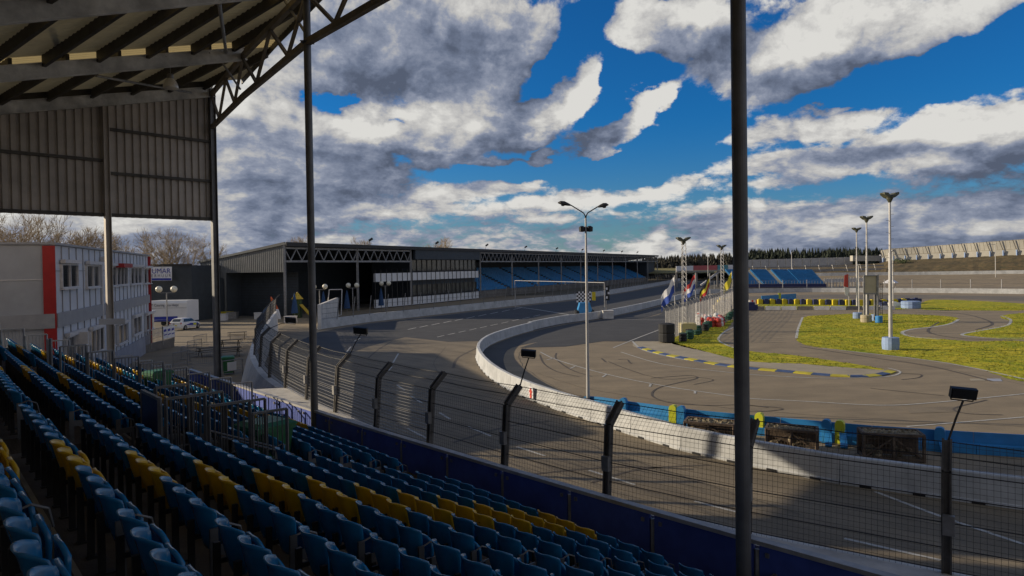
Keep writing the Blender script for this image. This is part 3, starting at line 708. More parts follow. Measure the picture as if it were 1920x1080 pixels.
# ------------------------------------------------------------ railings
def rail_panel(name, a, b, h, label, group, nb=8, m1='galv', sunk=0.0, mat2=None, drop=0):
    t = thing(name, label, 'railing', a, 0, group)
    m = MB().bar(a+ZU*h, b+ZU*(h-drop), .05, .045); part(t, 'top_rail', m, m1)
    m = MB().bar(a+ZU*(h*.16), b+ZU*(h*.16-drop), .035, .035); part(t, 'bottom_rail', m, m1)
    for p, dz in ((a, 0), (b, -drop)): part(t, 'post', MB().bar(p-ZU*.1+ZU*dz, p+ZU*(h+dz), .05, .05), m1)
    for k in range(1, nb):
        p = a.lerp(b, k/nb)-ZU*drop*(k/nb)
        part(t, 'baluster', MB().bar(p+ZU*h*.16, p+ZU*h, .015, .018), m1)
    return t
FZ = lambda i: FBLK['z0']-SH+FBLK['ri']*i
# railed stairway between the middle and far blocks
SIDES = ((-.36, 'near'), (-1.45, 'far'))
posn = ['topmost', 'second', 'third', 'lowest']
PAN = (((5.69, 5.03, 4.97), (4.97, 4.22, 4.74), (4.18, 3.5, 4.48)), ((5.58, 5.0, 5.02), (4.94, 4.36, 4.79), (4.3, 3.5, 4.53)))
for (s_, nm), pl in zip(SIDES, PAN):
    for k, (t0, t1, zt) in enumerate(pl):
        rail_panel('stair_railing', st(s_, t0, zt-1.4), st(s_, t1, zt-1.4), 1.4, '%s panel of grey steel railing on the %s side of the stairway' % (('topmost', 'middle', 'lowest')[k], nm), 'stairway railings', 7, 'endsteel')
z = 3.75
t = thing('stair_screen', 'dark blue board closing the head of the railed stairway', 'screen', st(-.9, 5.8, z))
part(t, 'board', MB().bar(st(-1.55, 5.78, z+.62), st(-.38, 5.78, z+.62), .04, 1.15), 'navy')
m = MB(); m.bar(st(-1.55, 5.78, z+1.23), st(-.38, 5.78, z+1.23), .06, .05)
for s_ in (-1.55, -.38): m.bar(st(s_, 5.78, z-.2), st(s_, 5.78, z+1.25), .06, .06)
part(t, 'frame', m, 'galv')
# sloping handrails inside the stairway
for k, (s_, lab) in enumerate(((-.55, 'sloping handrail on the near side inside the railed stairway'), (-1.25, 'sloping handrail on the far side inside the railed stairway'))):
    m = MB().path([st(s_, 4.7, 3.2), st(s_, 4.7, 4.1), st(s_, 3.3, 3.5), st(s_, 3.3, 2.8)], .022, 7)
    solo('handrail', m, 'endsteel', lab, 'handrail', 'stairway handrails')
# landings in the stairway
t = thing('stair_flight', 'grey steel steps inside the railed stairway', 'steps', st(-.9, 3, 1.7))
for k in range(8):
    m = MB().box(st(-.9, 5.0-k*.6, 3.45-k*.23), (.95, .5, .06), (UR, NB, ZU)); part(t, 'tread', m, 'edge')
# green wheelie bin
def wheelie(loc, rz, label, sc=1.0, m='greenbin', group=None):
    t = thing('wheelie_bin', label, 'bin', loc, rz, group)
    w, d = .36*sc, .38*sc
    b = MB().loft([[Vector((x*k*w, y*k*d, z*sc)) for x, y in ((-1, -1), (1, -1), (1, 1), (-1, 1))] for z, k in ((.12, .74), (1.0, .97), (1.0, 1.06), (1.06, 1.06))]); lpart(t, 'body', b, m)
    for k in range(5): b2 = None
    b = MB().loft([[Vector((x*k*w, y*k*d+.02, z*sc)) for x, y in ((-1, -1), (1, -1), (1, 1), (-1, 1))] for z, k in ((1.065, 1.1), (1.1, 1.1), (1.16, .8))]); lpart(t, 'lid', b, m)
    lpart(t, 'handle', MB().tube((-w*.8, d*1.25, 1.03*sc), (w*.8, d*1.25, 1.03*sc), .018, 7), m)
    for s in (-1, 1): lpart(t, 'wheel', MB().tube((s*w*.85, d*.8, .1*sc), (s*w*.98, d*.8, .1*sc), .1*sc, 14), 'tyre')
    for k in range(-3, 4): lpart(t, 'rib', MB().bar((k*w*.26, -d*.78, .18*sc), (k*w*.29, -d*.99, .95*sc), .02, .02), m)
    return t
bpz = NBLK['z0']-SH+NBLK['ri']*4
wp = gp(496, 797, 3.72); wheelie(Vector((wp.x, wp.y, 3.72-1.3)), -SA+.2, 'green wheelie bin at the foot of the railed stairway', 1.22)
# end railings of the stand stepping down to the track
for k in range(12):
    t0 = 8.6-k*.765; zt = 5.05-(6.35-t0)/.765*-.0-.285*(8.6-t0)/.765+.285*3-.0
    rail_panel('end_railing', st(-20.5, t0, zt-1.2), st(-20.5, t0-.72, zt-1.2), 1.2, '%s panel counted from the back of the stepped white end railing' % ORD[k], 'end railings of the stand', 6, 'galvlight')
t = thing('stair_stringer', 'grey concrete parapet stepping down under the white end railing', 'parapet', st(-21.1, 3, 0))
m = MB()
prof = [(9.2, .0), (9.2, FZ(11.6)+.35), (8.6, FZ(11.6)+.35)]
for k in range(12):
    t0 = 8.6-k*.765; z = 5.05-.285*k+.285*3-.72; prof += [(t0, z), (t0-.765, z)]
prof += [(-.6, 1.6), (-.6, 0)]
m.loft([[st(s, a, b) for a, b in prof] for s in (-20.85, -20.6)]); part(t, 'wall', m, 'concrete')
for k in range(8):
    t0 = 5.5-k*.7446; z = 4.93-.258*k-1.3
    rail_panel('aisle_railing', st(-12.6, t0, z), st(-12.6, t0-.7, z), 1.3, '%s panel counted from the back of the grey aisle railing beside the pale board' % ORD[k], 'aisle railings in the far block', 7, 'galv')
z = FZ(8)+.1; t = thing('pale_board', 'pale lilac board standing upright at the top of the aisle railing', 'board', st(-12.6, 5.9, z))
part(t, 'sheet', MB().bar(st(-13.2, 5.75, z+.45), st(-12.6, 5.75, z+.45), .05, 1.5), 'banner'); part(t, 'frame', MB().bar(st(-12.55, 5.75, z-.6), st(-12.55, 5.75, z+1.25), .07, .07), 'galv')
wheelie(st(-14.4, 2.3, FZ(3)), -.6, 'olive wheelie bin behind the aisle railings of the far block', .95)

for k, s_ in enumerate((7.2, 7.72, 8.18)):
    m = MB().bar(st(s_, -1.72, 2.2), st(s_, -.95, 2.12), .05, .06); m.bar(st(s_, -1.72, 1.3), st(s_, -1.72, 2.23), .05, .05); m.bar(st(s_, -.97, 1.3), st(s_, -.97, 2.13), .05, .05)
    solo('seat_bracket', m, 'galv', 'bare grey bracket by the front wall, %s right of the round column' % ORD[k], 'bracket', 'bare brackets by the front wall')
# ------------------------------------------------------------ white barrier blocks round the hairpin
bl = smooth([Vector(p) for p in BP], 8)
bn = resample(bl, 3.0)
HP = gp(893, 672)
n = 0
BW = []
for i, (a, b) in enumerate(zip(bn, bn[1:])):
    if (a.y > 64 and a.x > 1): break
    BW.append((a, b))
for i, (a, b) in enumerate(BW):
    d = (b-a).normalized(); q = Vector((-d.y, d.x, 0)); a2, b2 = a+d*.018, b-d*.018; l = (b2-a2).length
    # sides facing the track first
    prof = [(-.0, 0), (.0, .07), (.05, .12), (.11, .86), (.14, .9), (.34, .9), (.37, .86), (.43, .12), (.48, .07), (.48, 0)]
    qq = -q if q.dot(Vector((-.6, -.7, 0))) > 0 and a.y < 50 else (q if q.dot(Vector((1, .3, 0))) > 0 else -q)
    m = MB().loft([[p+qq*x+ZU*z for x, z in prof] for p in (a2, b2)])
    t = thing('barrier_block', 'white concrete barrier block, %s from the right along the inside of the bend' % ORD[i], 'barrier', (a+b)/2, 0, 'white concrete barrier blocks')
    part(t, 'block', m, 'white')
    for u in (.25, .75): part(t, 'drain_slot', MB().box(a2.lerp(b2, u)+qq*.015+ZU*.035, (.34, .08, .08), (d, qq, ZU)), 'black')
ia = len(BW); rest = bn[ia:]
m = MB().loft([[p+Vector((-.28, .1, 0)), p+Vector((-.18, .05, .95)), p+Vector((.1, -.05, .95)), p+Vector((.2, -.1, 0))] for p in rest])
solo('pit_wall', m, 'white', 'long low white pit wall running away beside the main straight', 'wall')
# red and white marker near the post
p = gp(998, 752)+ZU*.45
t = thing('arrow_sign', 'small white plate with a red arrow on the white barrier face', 'sign', p)
Xs = (gp(1010, 760)-gp(985, 748)).normalized(); Os = Vector((Xs.y, -Xs.x, 0)); p = p+Os*.06
part(t, 'plate', MB().box(p, (.6, .03, .62), (Xs, Os, ZU)), 'banner')
part(t, 'arrow', MB().prism([p+Os*.02+Xs*x*.26+ZU*z*.28 for x, z in ((-.5, -1), (.5, -1), (.5, .1), (.95, .1), (0, 1), (-.95, .1), (-.5, .1))], Os*.015), 'redmark')

# blue board barrier with uprights
BB_PX = [(1078, 765), (1134, 774), (1185, 783), (1258, 794), (1298, 800), (1439, 814), (1544, 826), (1614, 832), (1758, 843), (1935, 854), (2120, 866)]
bbp = [gp(x, y) for x, y in BB_PX]; bbl = smooth(bbp, 6)
bb = thing('blue_barrier', 'long blue board barrier with a rounded end on the paddock side', 'barrier', bbl[20])
def bq(i, L=None):
    L = L or bbl; d = (L[min(i+1, len(L)-1)]-L[max(i-1, 0)]).normalized(); return d, Vector((-d.y, d.x, 0))
cur = bbl; segs = resample(cur, 3.4)
for i, (a, b) in enumerate(zip(segs, segs[1:])):
    d = (b-a).normalized(); q = Vector((-d.y, d.x, 0)); q = q if q.y > 0 else -q
    if i == 0:
        po = [a, b, b+ZU*.74, a+d*1.6+ZU*.74, a+d*1.0+ZU*.71, a+d*.6+ZU*.64, a+d*.25+ZU*.46, a+d*.04+ZU*.22]
        m = MB().prism(po, q*.07)
    else: m = MB().prism([a+d*.01, b-d*.01, b-d*.01+ZU*.74, a+d*.01+ZU*.74], q*.07)
    part(bb, 'board', m, 'boardblue')
    if a.x > 4.5: part(bb, 'lower_rail', MB().bar(a-q*.2+ZU*.17, b-q*.2+ZU*.17, .34, .34), 'boardblue')
def upright(x, y, m_, lab=None, h=.92):
    p = gp(x, y); d = (bbp[5]-bbp[2]).normalized(); q = Vector((-d.y, d.x, 0)); q = q if q.y > 0 else -q; p = p-q*.08
    po = [p+d*u+ZU*z for u, z in ((-.17, 0), (.17, 0), (.17, h-.14), (.13, h-.04), (.06, h), (-.06, h), (-.13, h-.04), (-.17, h-.14))]
    part(bb, 'upright', MB().prism(po, -q*.26), m_, lab)
for x, y, c in [(1173, 781, 'boardblue'), (1266, 796, 'boardyellow'), (1281, 798, 'boardblue'), (1427, 813, 'boardyellow'), (1552, 827, 'boardblue'), (1577, 829, 'boardyellow'), (1763, 844, 'boardblue')]:
    upright(x, y, c, 'yellow upright with a pointed top' if c == 'boardyellow' else None)
for x, y in [(1552, 828), (1580, 831), (1765, 845)]:
    p = gp(x, y); d = (bbp[5]-bbp[2]).normalized(); q = Vector((d.y, -d.x, 0))
    part(bb, 'foot_strut', MB().bar(p+ZU*.5, p+q*.9+ZU*.05+d*.2, .25, .08), 'boardblue')
# rusted cages
def cage(xl, yl, xr, yr, h, label, dep=.9):
    a, b = gp(xl, yl), gp(xr, yr); d = (b-a).normalized(); q = Vector((-d.y, d.x, 0)); q = q if q.y > 0 else -q
    t = thing('rusty_cage', label, 'cage', (a+b)/2+q*dep/2, 0, 'rusted cages behind the white barrier')
    m = MB(); c = [a, b, b+q*dep, a+q*dep]
    for i in range(4):
        m.bar(c[i], c[i]+ZU*h, .09, .09); m.bar(c[i]+ZU*h, c[(i+1) % 4]+ZU*h, .09, .09); m.bar(c[i]+ZU*.08, c[(i+1) % 4]+ZU*.08, .08, .08)
    mid = (a+b)/2; m.bar(mid, mid+ZU*h, .08, .08); m.bar(a+ZU*.1, mid+ZU*(h-.1), .05, .05); m.bar(b+ZU*.1, mid+ZU*(h-.1), .05, .05)
    part(t, 'frame', m, 'rust')
    m = MB()
    for k in range(1, 16):
        p = a.lerp(b, k/16); m.bar(p, p+ZU*h, .012, .012)
    for k in range(1, 6): m.bar(a+ZU*h*k/6, b+ZU*h*k/6, .012, .012)
    part(t, 'front_grid', m, 'rust')
    nx, ny = 26, 9; vs = []; fs = []; rr = random.Random(int(xl))
    for j in range(ny+1):
        for i in range(nx+1):
            p = a.lerp(b, i/nx)+q*dep*j/ny; vs.append(p+ZU*(h-.03+rr.uniform(-.03, .09)))
    for j in range(ny):
        for i in range(nx): k = j*(nx+1)+i; fs.append((k, k+1, k+nx+2, k+nx+1))
    part(t, 'leaf_litter', MB().add(vs, fs), 'debris')
    for k in range(7):
        u = rr.uniform(.05, .95); p = a.lerp(b, u)+q*rr.uniform(.15, .5); 
        part(t, 'rubble', MB().ball(p+ZU*rr.uniform(.15, .4), rr.uniform(.1, .25), 7, .8), 'debris')
    m = MB().quad(a+q*dep*.95+ZU*.05, b+q*dep*.95+ZU*.05, b+q*dep*.95+ZU*h, a+q*dep*.95+ZU*h); part(t, 'back_sheet', m, 'rust')
cage(1284, 824, 1376, 832, .72, 'rusty litter filled cage left of the round column, behind the white barrier', .9)
cage(1437, 843, 1531, 852, .82, 'rusty litter filled cage right of the round column, sunlit white scraps inside', .9)
cage(1620, 862, 1733, 868, .95, 'rusty cage at the right with a shaded dark front, near the long blue barrier', .9)

# two-armed street lamp behind the barrier
lpz = gp(1103, 770)
sl = thing('street_lamp', 'tall pale street lamp with two arms and two loudspeakers near its top', 'street lamp', lpz)
m = MB().tube(lpz, lpz+ZU*1.2, .095, 14, .09); m.tube(lpz+ZU*1.2, lpz+ZU*9.55, .085, 14, .045); part(sl, 'pole', m, 'mastpole')
Y0 = lpz.y
for s, (tipx, tipy), (ex, ey) in ((-1, (1071, 385), (1046, 381)), (1, (1120, 388), (1141, 385))):
    a = lpz+ZU*9.5; pts = [a, a+Vector((s*.03, 0, .16)), a+Vector((s*.1, 0, .3)), dp(tipx, tipy, Y0)]
    part(sl, 'arm', MB().path(pts, .028, 8), 'darksteel')
    e = dp(ex, ey, Y0); p = pts[-1]; d = (e-p).normalized(); up = Vector((0, 0, 1)); q = d.cross(up).normalized()
    secs = []
    for u, w, h0, h1 in ((0, .04, -.03, .03), (.2, .1, -.05, .09), (.5, .14, -.06, .16), (.8, .12, -.04, .14), (1, .03, 0, .05)):
        c = p.lerp(e, u); secs.append([c+q*w*math.cos(k*math.pi/5)+ZU*((h1 if k <= 5 else -h0)*math.sin(k*math.pi/5)) for k in range(10)])
    part(sl, 'lamp_head', MB().loft(secs), 'darksteel')
    m = MB().ball(p.lerp(e, .62)-ZU*.05, .1, 10, .6); part(sl, 'lamp_glass', m, 'glass')
for s in (-1, 1):
    m = MB().lathe(lpz+Vector((s*.19, -.02, 9.0)), [(.02, -.14), (.15, -.12), (.16, .1), (.05, .16)], 12); part(sl, 'loudspeaker', m, 'black')

# lighting masts
def mast(base, h, label, wing=.9, lattice=False, group='lighting masts', head='masthead', basem='bluebase', rungs=True):
    t = thing('lighting_mast', label, 'mast', base, 0, group)
    if basem:
        m = MB().lathe(base, [(.62, 0), (.66, .5), (.62, .98), (.1, 1.0)], 16); part(t, 'concrete_base', m, basem)
    z0 = .9 if basem else 0
    if lattice:
        w = .28; m = MB()
        for a in ((-1, -1), (1, -1), (0, 1)): m.tube(base+Vector((a[0]*w, a[1]*w, 0)), base+Vector((a[0]*w*.7, a[1]*w*.7, h-.4)), .035, 5)
        k = 0
        while k < int((h-.6)/.55):
            z = k*.55
            for (a, b) in (((-1, -1), (1, -1)), ((1, -1), (0, 1)), ((0, 1), (-1, -1))): m.bar(base+Vector((a[0]*w, a[1]*w, z)), base+Vector((b[0]*w, b[1]*w, z+.55)), .03, .03)
            k += 1
        part(t, 'lattice_pole', m, 'galvlight')
    else:
        m = MB().tube(base+ZU*z0, base+ZU*(h*.62), .16, 12, .13); m.tube(base+ZU*(h*.62), base+ZU*(h-.45), .1, 12, .085); part(t, 'pole', m, 'mastpole')
        if rungs:
            for k in range(int((h-4)/.5)):
                s = -1 if k % 2 else 1; z = 3+k*.5; part(t, 'climbing_rung', MB().bar(base+Vector((s*.1, 0, z)), base+Vector((s*.32, 0, z)), .025, .025), 'darksteel')
    for s in (-1, 1):
        c = base+ZU*(h-.45)
        m = MB().loft([[c+Vector((s*.05, y, .0+z)) for y, z in ((-.3, 0), (.3, 0), (.3, .25), (-.3, .25))],
                       [c+Vector((s*wing*.4, y, .18+z)) for y, z in ((-.42, -.06), (.42, -.06), (.36, .3), (-.36, .3))],
                       [c+Vector((s*wing*.8, y, .36+z)) for y, z in ((-.36, -.03), (.36, -.03), (.3, .16), (-.3, .16))],
                       [c+Vector((s*wing, y, .44+z)) for y, z in ((-.15, 0), (.15, 0), (.15, .04), (-.15, .04))]])
        part(t, 'lamp_wing', m, head)
    part(t, 'hub', MB().lathe(base+ZU*(h-.75), [(.1, 0), (.25, .3), (.28, .45), (.1, .6)], 10), head)
    return t
mast(gp(1670, 655), 12.7, 'tallest looking white mast with a blue concrete base on the grass', .72)
mast(gp(1626, 602), 12.6, 'white mast rising behind the board on posts', .75, basem=None)
mast(gp(1607, 574), 12.6, 'white mast left of the board on posts, near the yellow blocks', .75, basem=None)
mast(gp(1283, 622), 10.0, 'lattice mast with dark lamps among the flagpoles by the tyre stacks', .8, True, basem='yellowbase')
mast(gp(1354, 582), 10.0, 'lattice mast with dark lamps nearest the round column', .75, True, basem=None)
def pole(x, y, top, r, label, arm=0, m_='mastpole', cat='pole', grp='thin light poles'):
    b = gp(x, y); e = dp(x-(y-top)*.012, top, b.y); t = thing('light_pole', label, cat, b, 0, grp)
    part(t, 'pole', MB().tube(b, e, r, 8, r*.7), m_)
    if arm:
        part(t, 'arm', MB().path([e, e+Vector((arm*.5, 0, .12)), e+Vector((arm, 0, .1))], r*.6, 6), m_); part(t, 'lamp_head', MB().box(e+Vector((arm*1.15, 0, .08)), (abs(arm)*.4, .15, .1)), 'galv')
    else: part(t, 'lamp_head', MB().ball(e, r*2, 8, .7), 'galv')
    return t
pole(1675, 580, 470, .09, 'thin pole just right of the tall white mast')
pole(1611, 588, 497, .08, 'thin pole between the white mast and the board on posts')
pole(1867, 537, 459, .1, 'light pole by the far white wall at the right', -1.5)
pole(1485, 540, 473, .12, 'pale light pole in front of the far blue seats', .6)
pole(1328, 548, 478, .1, 'curved arm light pole left of the lattice mast', 1.0)

# board on posts
b0, b1 = gp(1622, 603), gp(1647, 606)
sgn = thing('notice_board', 'large blank tan board on tall grey posts on the grass', 'board', gp(1634, 604))
Yb = gp(1634, 604).y
def bx(x, y, dy=0): return dp(x, y, Yb+dy)
m = MB(); p00, p10, p11, p01 = bx(1619.5, 551), bx(1644, 551), bx(1644, 517), bx(1619.5, 517); m.prism([p00, p10, p11, p01], (0, .12, 0)); part(sgn, 'panel', m, 'scoreboard')
m = MB(); 
for a, b in ((p00, p10), (p10, p11), (p11, p01), (p01, p00)): m.bar(a-Vector((0, .03, 0)), b-Vector((0, .03, 0)), .12, .14)
m.bar(bx(1645.5, 606), bx(1645.5, 515), .22, .18); part(sgn, 'frame', m, 'galv')
for x, y in ((1620.5, 600), (1627.5, 600), (1640.5, 600)): part(sgn, 'post', MB().bar(bx(x, y, .4), bx(x, 545, .4), .2, .16), 'galv')
m = MB().bar(bx(1650, 530, .6), bx(1650, 590, .6), .06, .06); m.bar(bx(1654, 530, .6), bx(1654, 590, .6), .06, .06)
for k in range(7): m.bar(bx(1650, 533+k*9, .6), bx(1654, 533+k*9, .6), .05, .05)
part(sgn, 'ladder', m, 'darksteel')
def drum(x, y, r, h, m_, label, cat='weight', name='concrete_weight', grp='weights round the board on posts'):
    p = gp(x, y); solo(name, MB().lathe(p, [(r*.96, 0), (r, h*.1), (r, h*.45), (r*.95, h*.5), (r, h*.55), (r, h*.92), (r*.9, h), (.01, h)], 16), m_, label, cat, grp)
drum(1624, 604, .62, .85, 'tan', 'tan concrete weight under the left posts of the board')
drum(1608, 597, .55, .75, 'bluebase', 'pale blue weight left of the board posts')
drum(1640, 601, .42, .75, 'bluebase', 'pale blue weight behind the right board posts')
drum(1648, 605, .4, .8, 'bluedrum', 'bright blue drum at the foot of the right board post')
# yellow and navy block row on the far grass
row1 = resample(smooth([gp(x, y) for x, y in [(1425, 570), (1470, 570), (1530, 571), (1600, 572), (1660, 571), (1690, 570), (1700, 569)]], 6), 1.0)
for i, p in enumerate(row1):
    c = ('yellow', 'navy')[i % 2]
    m = MB().box(p+ZU*.4, (.8, .7, .8)); m.box(p+ZU*.85, (.5, .4, .1))
    solo('plastic_block', m, 'blockyellow' if c == 'yellow' else 'blocknavy', '%s plastic block, %s from the left in the far yellow and navy row' % (c, ORD[i]), 'block', 'row of yellow and navy blocks')
row2 = resample(smooth([gp(x, y) for x, y in [(1405, 581), (1500, 581), (1560, 581), (1650, 580.5), (1700, 580)]], 6), 2.3)
for i, (a, b) in enumerate(zip(row2, row2[1:])):
    d = (b-a).normalized(); q = Vector((-d.y, d.x, 0))
    m = MB().loft([[p+q*x+ZU*z for x, z in ((-.3, 0), (-.15, .55), (.15, .55), (.3, 0))] for p in (a+d*.05, b-d*.12)])
    solo('low_barrier', m, 'whiteold' if i % 3 else 'concrete', 'low pale concrete barrier, %s from the left below the yellow and navy row' % ORD[i], 'barrier', 'low concrete barriers on the infield')
drum(1708, 578, 1.35, 1.1, 'bluebase', 'wide pale blue ring at the right end of the yellow and navy row', 'ring', 'ring_weight', None)
for i, (x, y, c) in enumerate([(1702, 569, 'navy'), (1717, 568, 'navy'), (1660, 576, 'navy'), (1677, 576.5, 'white')]):
    p = gp(x, y); m = MB().box(p+ZU*.5, (1.6, .8, .5)); m.box(p+ZU*.15, (1.4, .6, .3)); m.box(p+ZU*.8, (.5, .4, .2))
    solo('plastic_block', m, 'blocknavy' if c == 'navy' else 'whiteplastic', ['dark navy block left of the wide pale ring', 'dark navy block behind the wide pale ring', 'navy block close behind the tall white mast', 'white plastic block just right of the tall white mast'][i], 'block', 'loose blocks near the wide ring')
t = thing('far_board_barrier', 'blue board barrier with one yellow upright on the far infield', 'barrier', gp(1460, 566))
a, b = gp(1428, 567), gp(1493, 562)
part(t, 'board', MB().prism([a, b, b+ZU*1.2, a+ZU*1.2], (0, .15, 0)), 'boardblue')
c = a.lerp(b, .5)-Vector((0, .15, 0)); part(t, 'upright', MB().prism([c+Vector((-.25, 0, 0)), c+Vector((.25, 0, 0)), c+Vector((.25, 0, 1.5)), c+Vector((-.25, 0, 1.5))], (0, .1, 0)), 'boardyellow')
t = thing('red_white_barrier', 'short barrier of red and white stripes on the far infield', 'barrier', gp(1415, 569))
for k in range(6):
    a, b = gp(1405+k*4, 569), gp(1409+k*4, 569); part(t, 'block', MB().prism([a, b, b+ZU*.6, a+ZU*.6], (0, .3, 0)), 'redplastic' if k % 2 else 'whiteplastic')
# banner flag
b = gp(1592, 574); t = thing('feather_flag', 'slim red and white feather flag beyond the yellow blocks', 'flag', b)
part(t, 'pole', MB().tube(b, b+ZU*5.2, .06, 6), 'mastpole'); part(t, 'cloth', MB().prism([b+Vector((-.1, 0, 3)), b+Vector((-.8, 0, 3.2)), b+Vector((-.7, 0, 5)), b+Vector((-.1, 0, 5.2))], (0, .04, 0)), 'redplastic'); part(t, 'cloth', MB().prism([b+Vector((-.1, 0, 1.6)), b+Vector((-.6, 0, 1.8)), b+Vector((-.8, 0, 3.2)), b+Vector((-.1, 0, 3))], (0, .04, 0)), 'whiteplastic')
# ------------------------------------------------------------ two-storey office
OA, OB = Vector((-23.7, 35.9, 0)), Vector((-33.75, 64.4, 0)); OD = (OB-OA).normalized(); ON = Vector((OD.y, -OD.x, 0)); ON = ON if ON.x > 0 else -ON
OF = Vector((-.88, -.475, 0)).normalized()
OH = 8.69
def fac(x, y, out=0.0):                    # a surveyed point on the long facade
    o = OA+ON*out; d = ray(x, y); k = (o-CAM).dot(ON)/d.dot(ON); return CAM+d*k
def faz(x): return fac(x, 505)
ob = thing('office_building', 'white two-storey office with red corner strips, left behind the stand', 'building', (OA+OB)/2)
back = -ON*9
m = MB().loft([[OA+OD*.02-ON*.02+ZU*z, OB-OD*.02-ON*.02+ZU*z, OB+back+ZU*z, OA+OF*22+ZU*z, OA+OF*22-ON*.0+ZU*z] for z in (0, OH-.02)])
part(ob, 'wall', m, 'panel')
m = MB().loft([[p+ZU*z for p in (OA-OD*.12+ON*.12, OB+OD*.12+ON*.12, OB+back, OA+OF*22-OD*.0)] for z in (OH, OH+.12)]); part(ob, 'roof', m, 'band')
Lf = (OB-OA).length
fo = OA+OD*.0                              # front face skin
FN = Vector((-OF.y, OF.x, 0)); FN = FN if FN.y < 0 else -FN
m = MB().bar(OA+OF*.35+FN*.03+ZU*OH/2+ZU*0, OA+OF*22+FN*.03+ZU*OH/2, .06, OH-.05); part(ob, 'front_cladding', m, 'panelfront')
m = MB()
for l in (.45, 3.2, 4.1, 9, 13): m.bar(OA+OF*l+FN*.07+ZU*.1, OA+OF*l+FN*.07+ZU*(OH-.1), .05, .03)
m.bar(OA+OF*.4+FN*.07+ZU*6.9, OA+OF*22+FN*.07+ZU*6.9, .03, .05); part(ob, 'panel_seam', m, 'frame')
m = MB().bar(OA+OF*3.65+FN*.09+ZU*.1, OA+OF*3.65+FN*.09+ZU*(OH-.1), .75, .03, FN); part(ob, 'pilaster', m, 'panel')
m = MB().bar(OA+OF*.2+FN*.1+ZU*.05, OA+OF*.2+FN*.1+ZU*(OH-.05), .55, .12, FN); part(ob, 'corner_strip', m, 'red'); m = MB().bar(OB-OD*.15+ON*.06+ZU*.05, OB-OD*.15+ON*.06+ZU*(OH-.05), .12, .3, ON); part(ob, 'corner_strip', m, 'red')
zb = fac(200, 570).z
m = MB().bar(OA+OD*.0+ON*.06+ZU*4.75, OB+ON*.06+ZU*4.75, .12, .75); m.bar(OA+FN*.12+ZU*4.75, OA+OF*22+FN*.12+ZU*4.75, .12, .75); part(ob, 'storey_band', m, 'band')
m = MB().bar(OA+OD*.3+ON*.05+ZU*.75, OB-OD*.3+ON*.05+ZU*.75, .1, 1.5); part(ob, 'plinth', m, 'plinth')
m = MB()
k = 1.4
while k < Lf: m.bar(OA+OD*k+ON*.015+ZU*1.5, OA+OD*k+ON*.015+ZU*(OH-.05), .03, .05, ON); k += 1.52
m.bar(OA+OD*.3+ON*.015+ZU*(OH-1.35), OB+ON*.015+ZU*(OH-1.35), .02, .04); part(ob, 'panel_seam', m, 'band')
def window(x0, x1, yt, yb, n, hood=True, mm='curtain'):
    a, b = faz(x0), faz(x1); a.z = b.z = 0; zt, zb_ = fac((x0+x1)/2, yt).z, fac((x0+x1)/2, yb).z
    m = MB(); w = .09
    for z in (zt, zb_): m.bar(a+ON*.05+ZU*z, b+ON*.05+ZU*z, .14, w)
    for i in range(n+1):
        p = a.lerp(b, i/n); m.bar(p+ON*.05+ZU*zb_, p+ON*.05+ZU*zt, w, .14, ON)
    m.bar(a-OD*.08+ON*.1+ZU*(zb_-.07), b+OD*.08+ON*.1+ZU*(zb_-.07), .22, .06)
    f = part(ob, 'window', m, 'frame')
    for i in range(n):
        p, q = a.lerp(b, (i+.08)/n), a.lerp(b, (i+.92)/n); g = MB().bar(p+ON*.02+ZU*(zt+zb_)/2, q+ON*.02+ZU*(zt+zb_)/2, .03, zt-zb_-.1)
        part(ob, 'pane', g, 'glass', parent=f) ; 
        h = MB().bar(p.lerp(q, .02)+ON*.045+ZU*zb_, p.lerp(q, .02)+ON*.045+ZU*zt, .28, .02, ON)
        if i % 2 == 0: part(ob, 'curtain', h, mm, parent=f)
    if hood: part(ob, 'awning_box', MB().bar(a-OD*.1+ON*.16+ZU*(zt+.16), b+OD*.1+ON*.16+ZU*(zt+.16), .24, .2), 'frame', parent=f)
for x0, x1, yt, yb, n in [(113, 143, 496, 539, 2), (160, 184, 498, 538, 2), (200, 216, 500, 536, 2), (217, 237, 501, 534, 3), (243, 264, 502, 532, 3), (268, 281, 504, 531, 2),
                          (118, 150, 630, 680, 2), (164, 189, 618, 662, 3), (202, 210, 612, 650, 1), (217, 234, 609, 644, 2), (246, 261, 595, 627, 2), (270, 284, 590, 619, 2)]:
    window(x0, x1, yt, yb, n)
a, b = faz(214), faz(231); a.z = b.z = 0; z = fac(222, 498).z
part(ob, 'red_awning', MB().bar(a+ON*.35+ZU*z, b+ON*.35+ZU*z, .6, .3), 'red')
m = MB().tube(Vector((*faz(188).xy, 1.5))+ON*.1, Vector((*faz(188).xy, OH-.8))+ON*.1, .07, 8); m.box(Vector((*faz(188).xy, OH-.6))+ON*.25, (.35, .35, .35)); part(ob, 'downpipe', m, 'frame')
m = MB().box(fac(150, 634, .3), (.8, .12, .7), (Vector((.9, .4, 0)), Vector((-.4, .9, 0)), ZU)); part(ob, 'satellite_panel', m, 'frame')
t = thing('air_duct', 'pale grey sign board fixed across the slim end column of the stand', 'board', dp(210, 603, 31.0))
part(t, 'board', MB().prism([dp(185, 609, 31.2), dp(235, 608, 31.2), dp(235, 597, 31.2), dp(185, 598, 31.2)], (0, .06, 0)), 'banner'); t.name = 'sign_board'
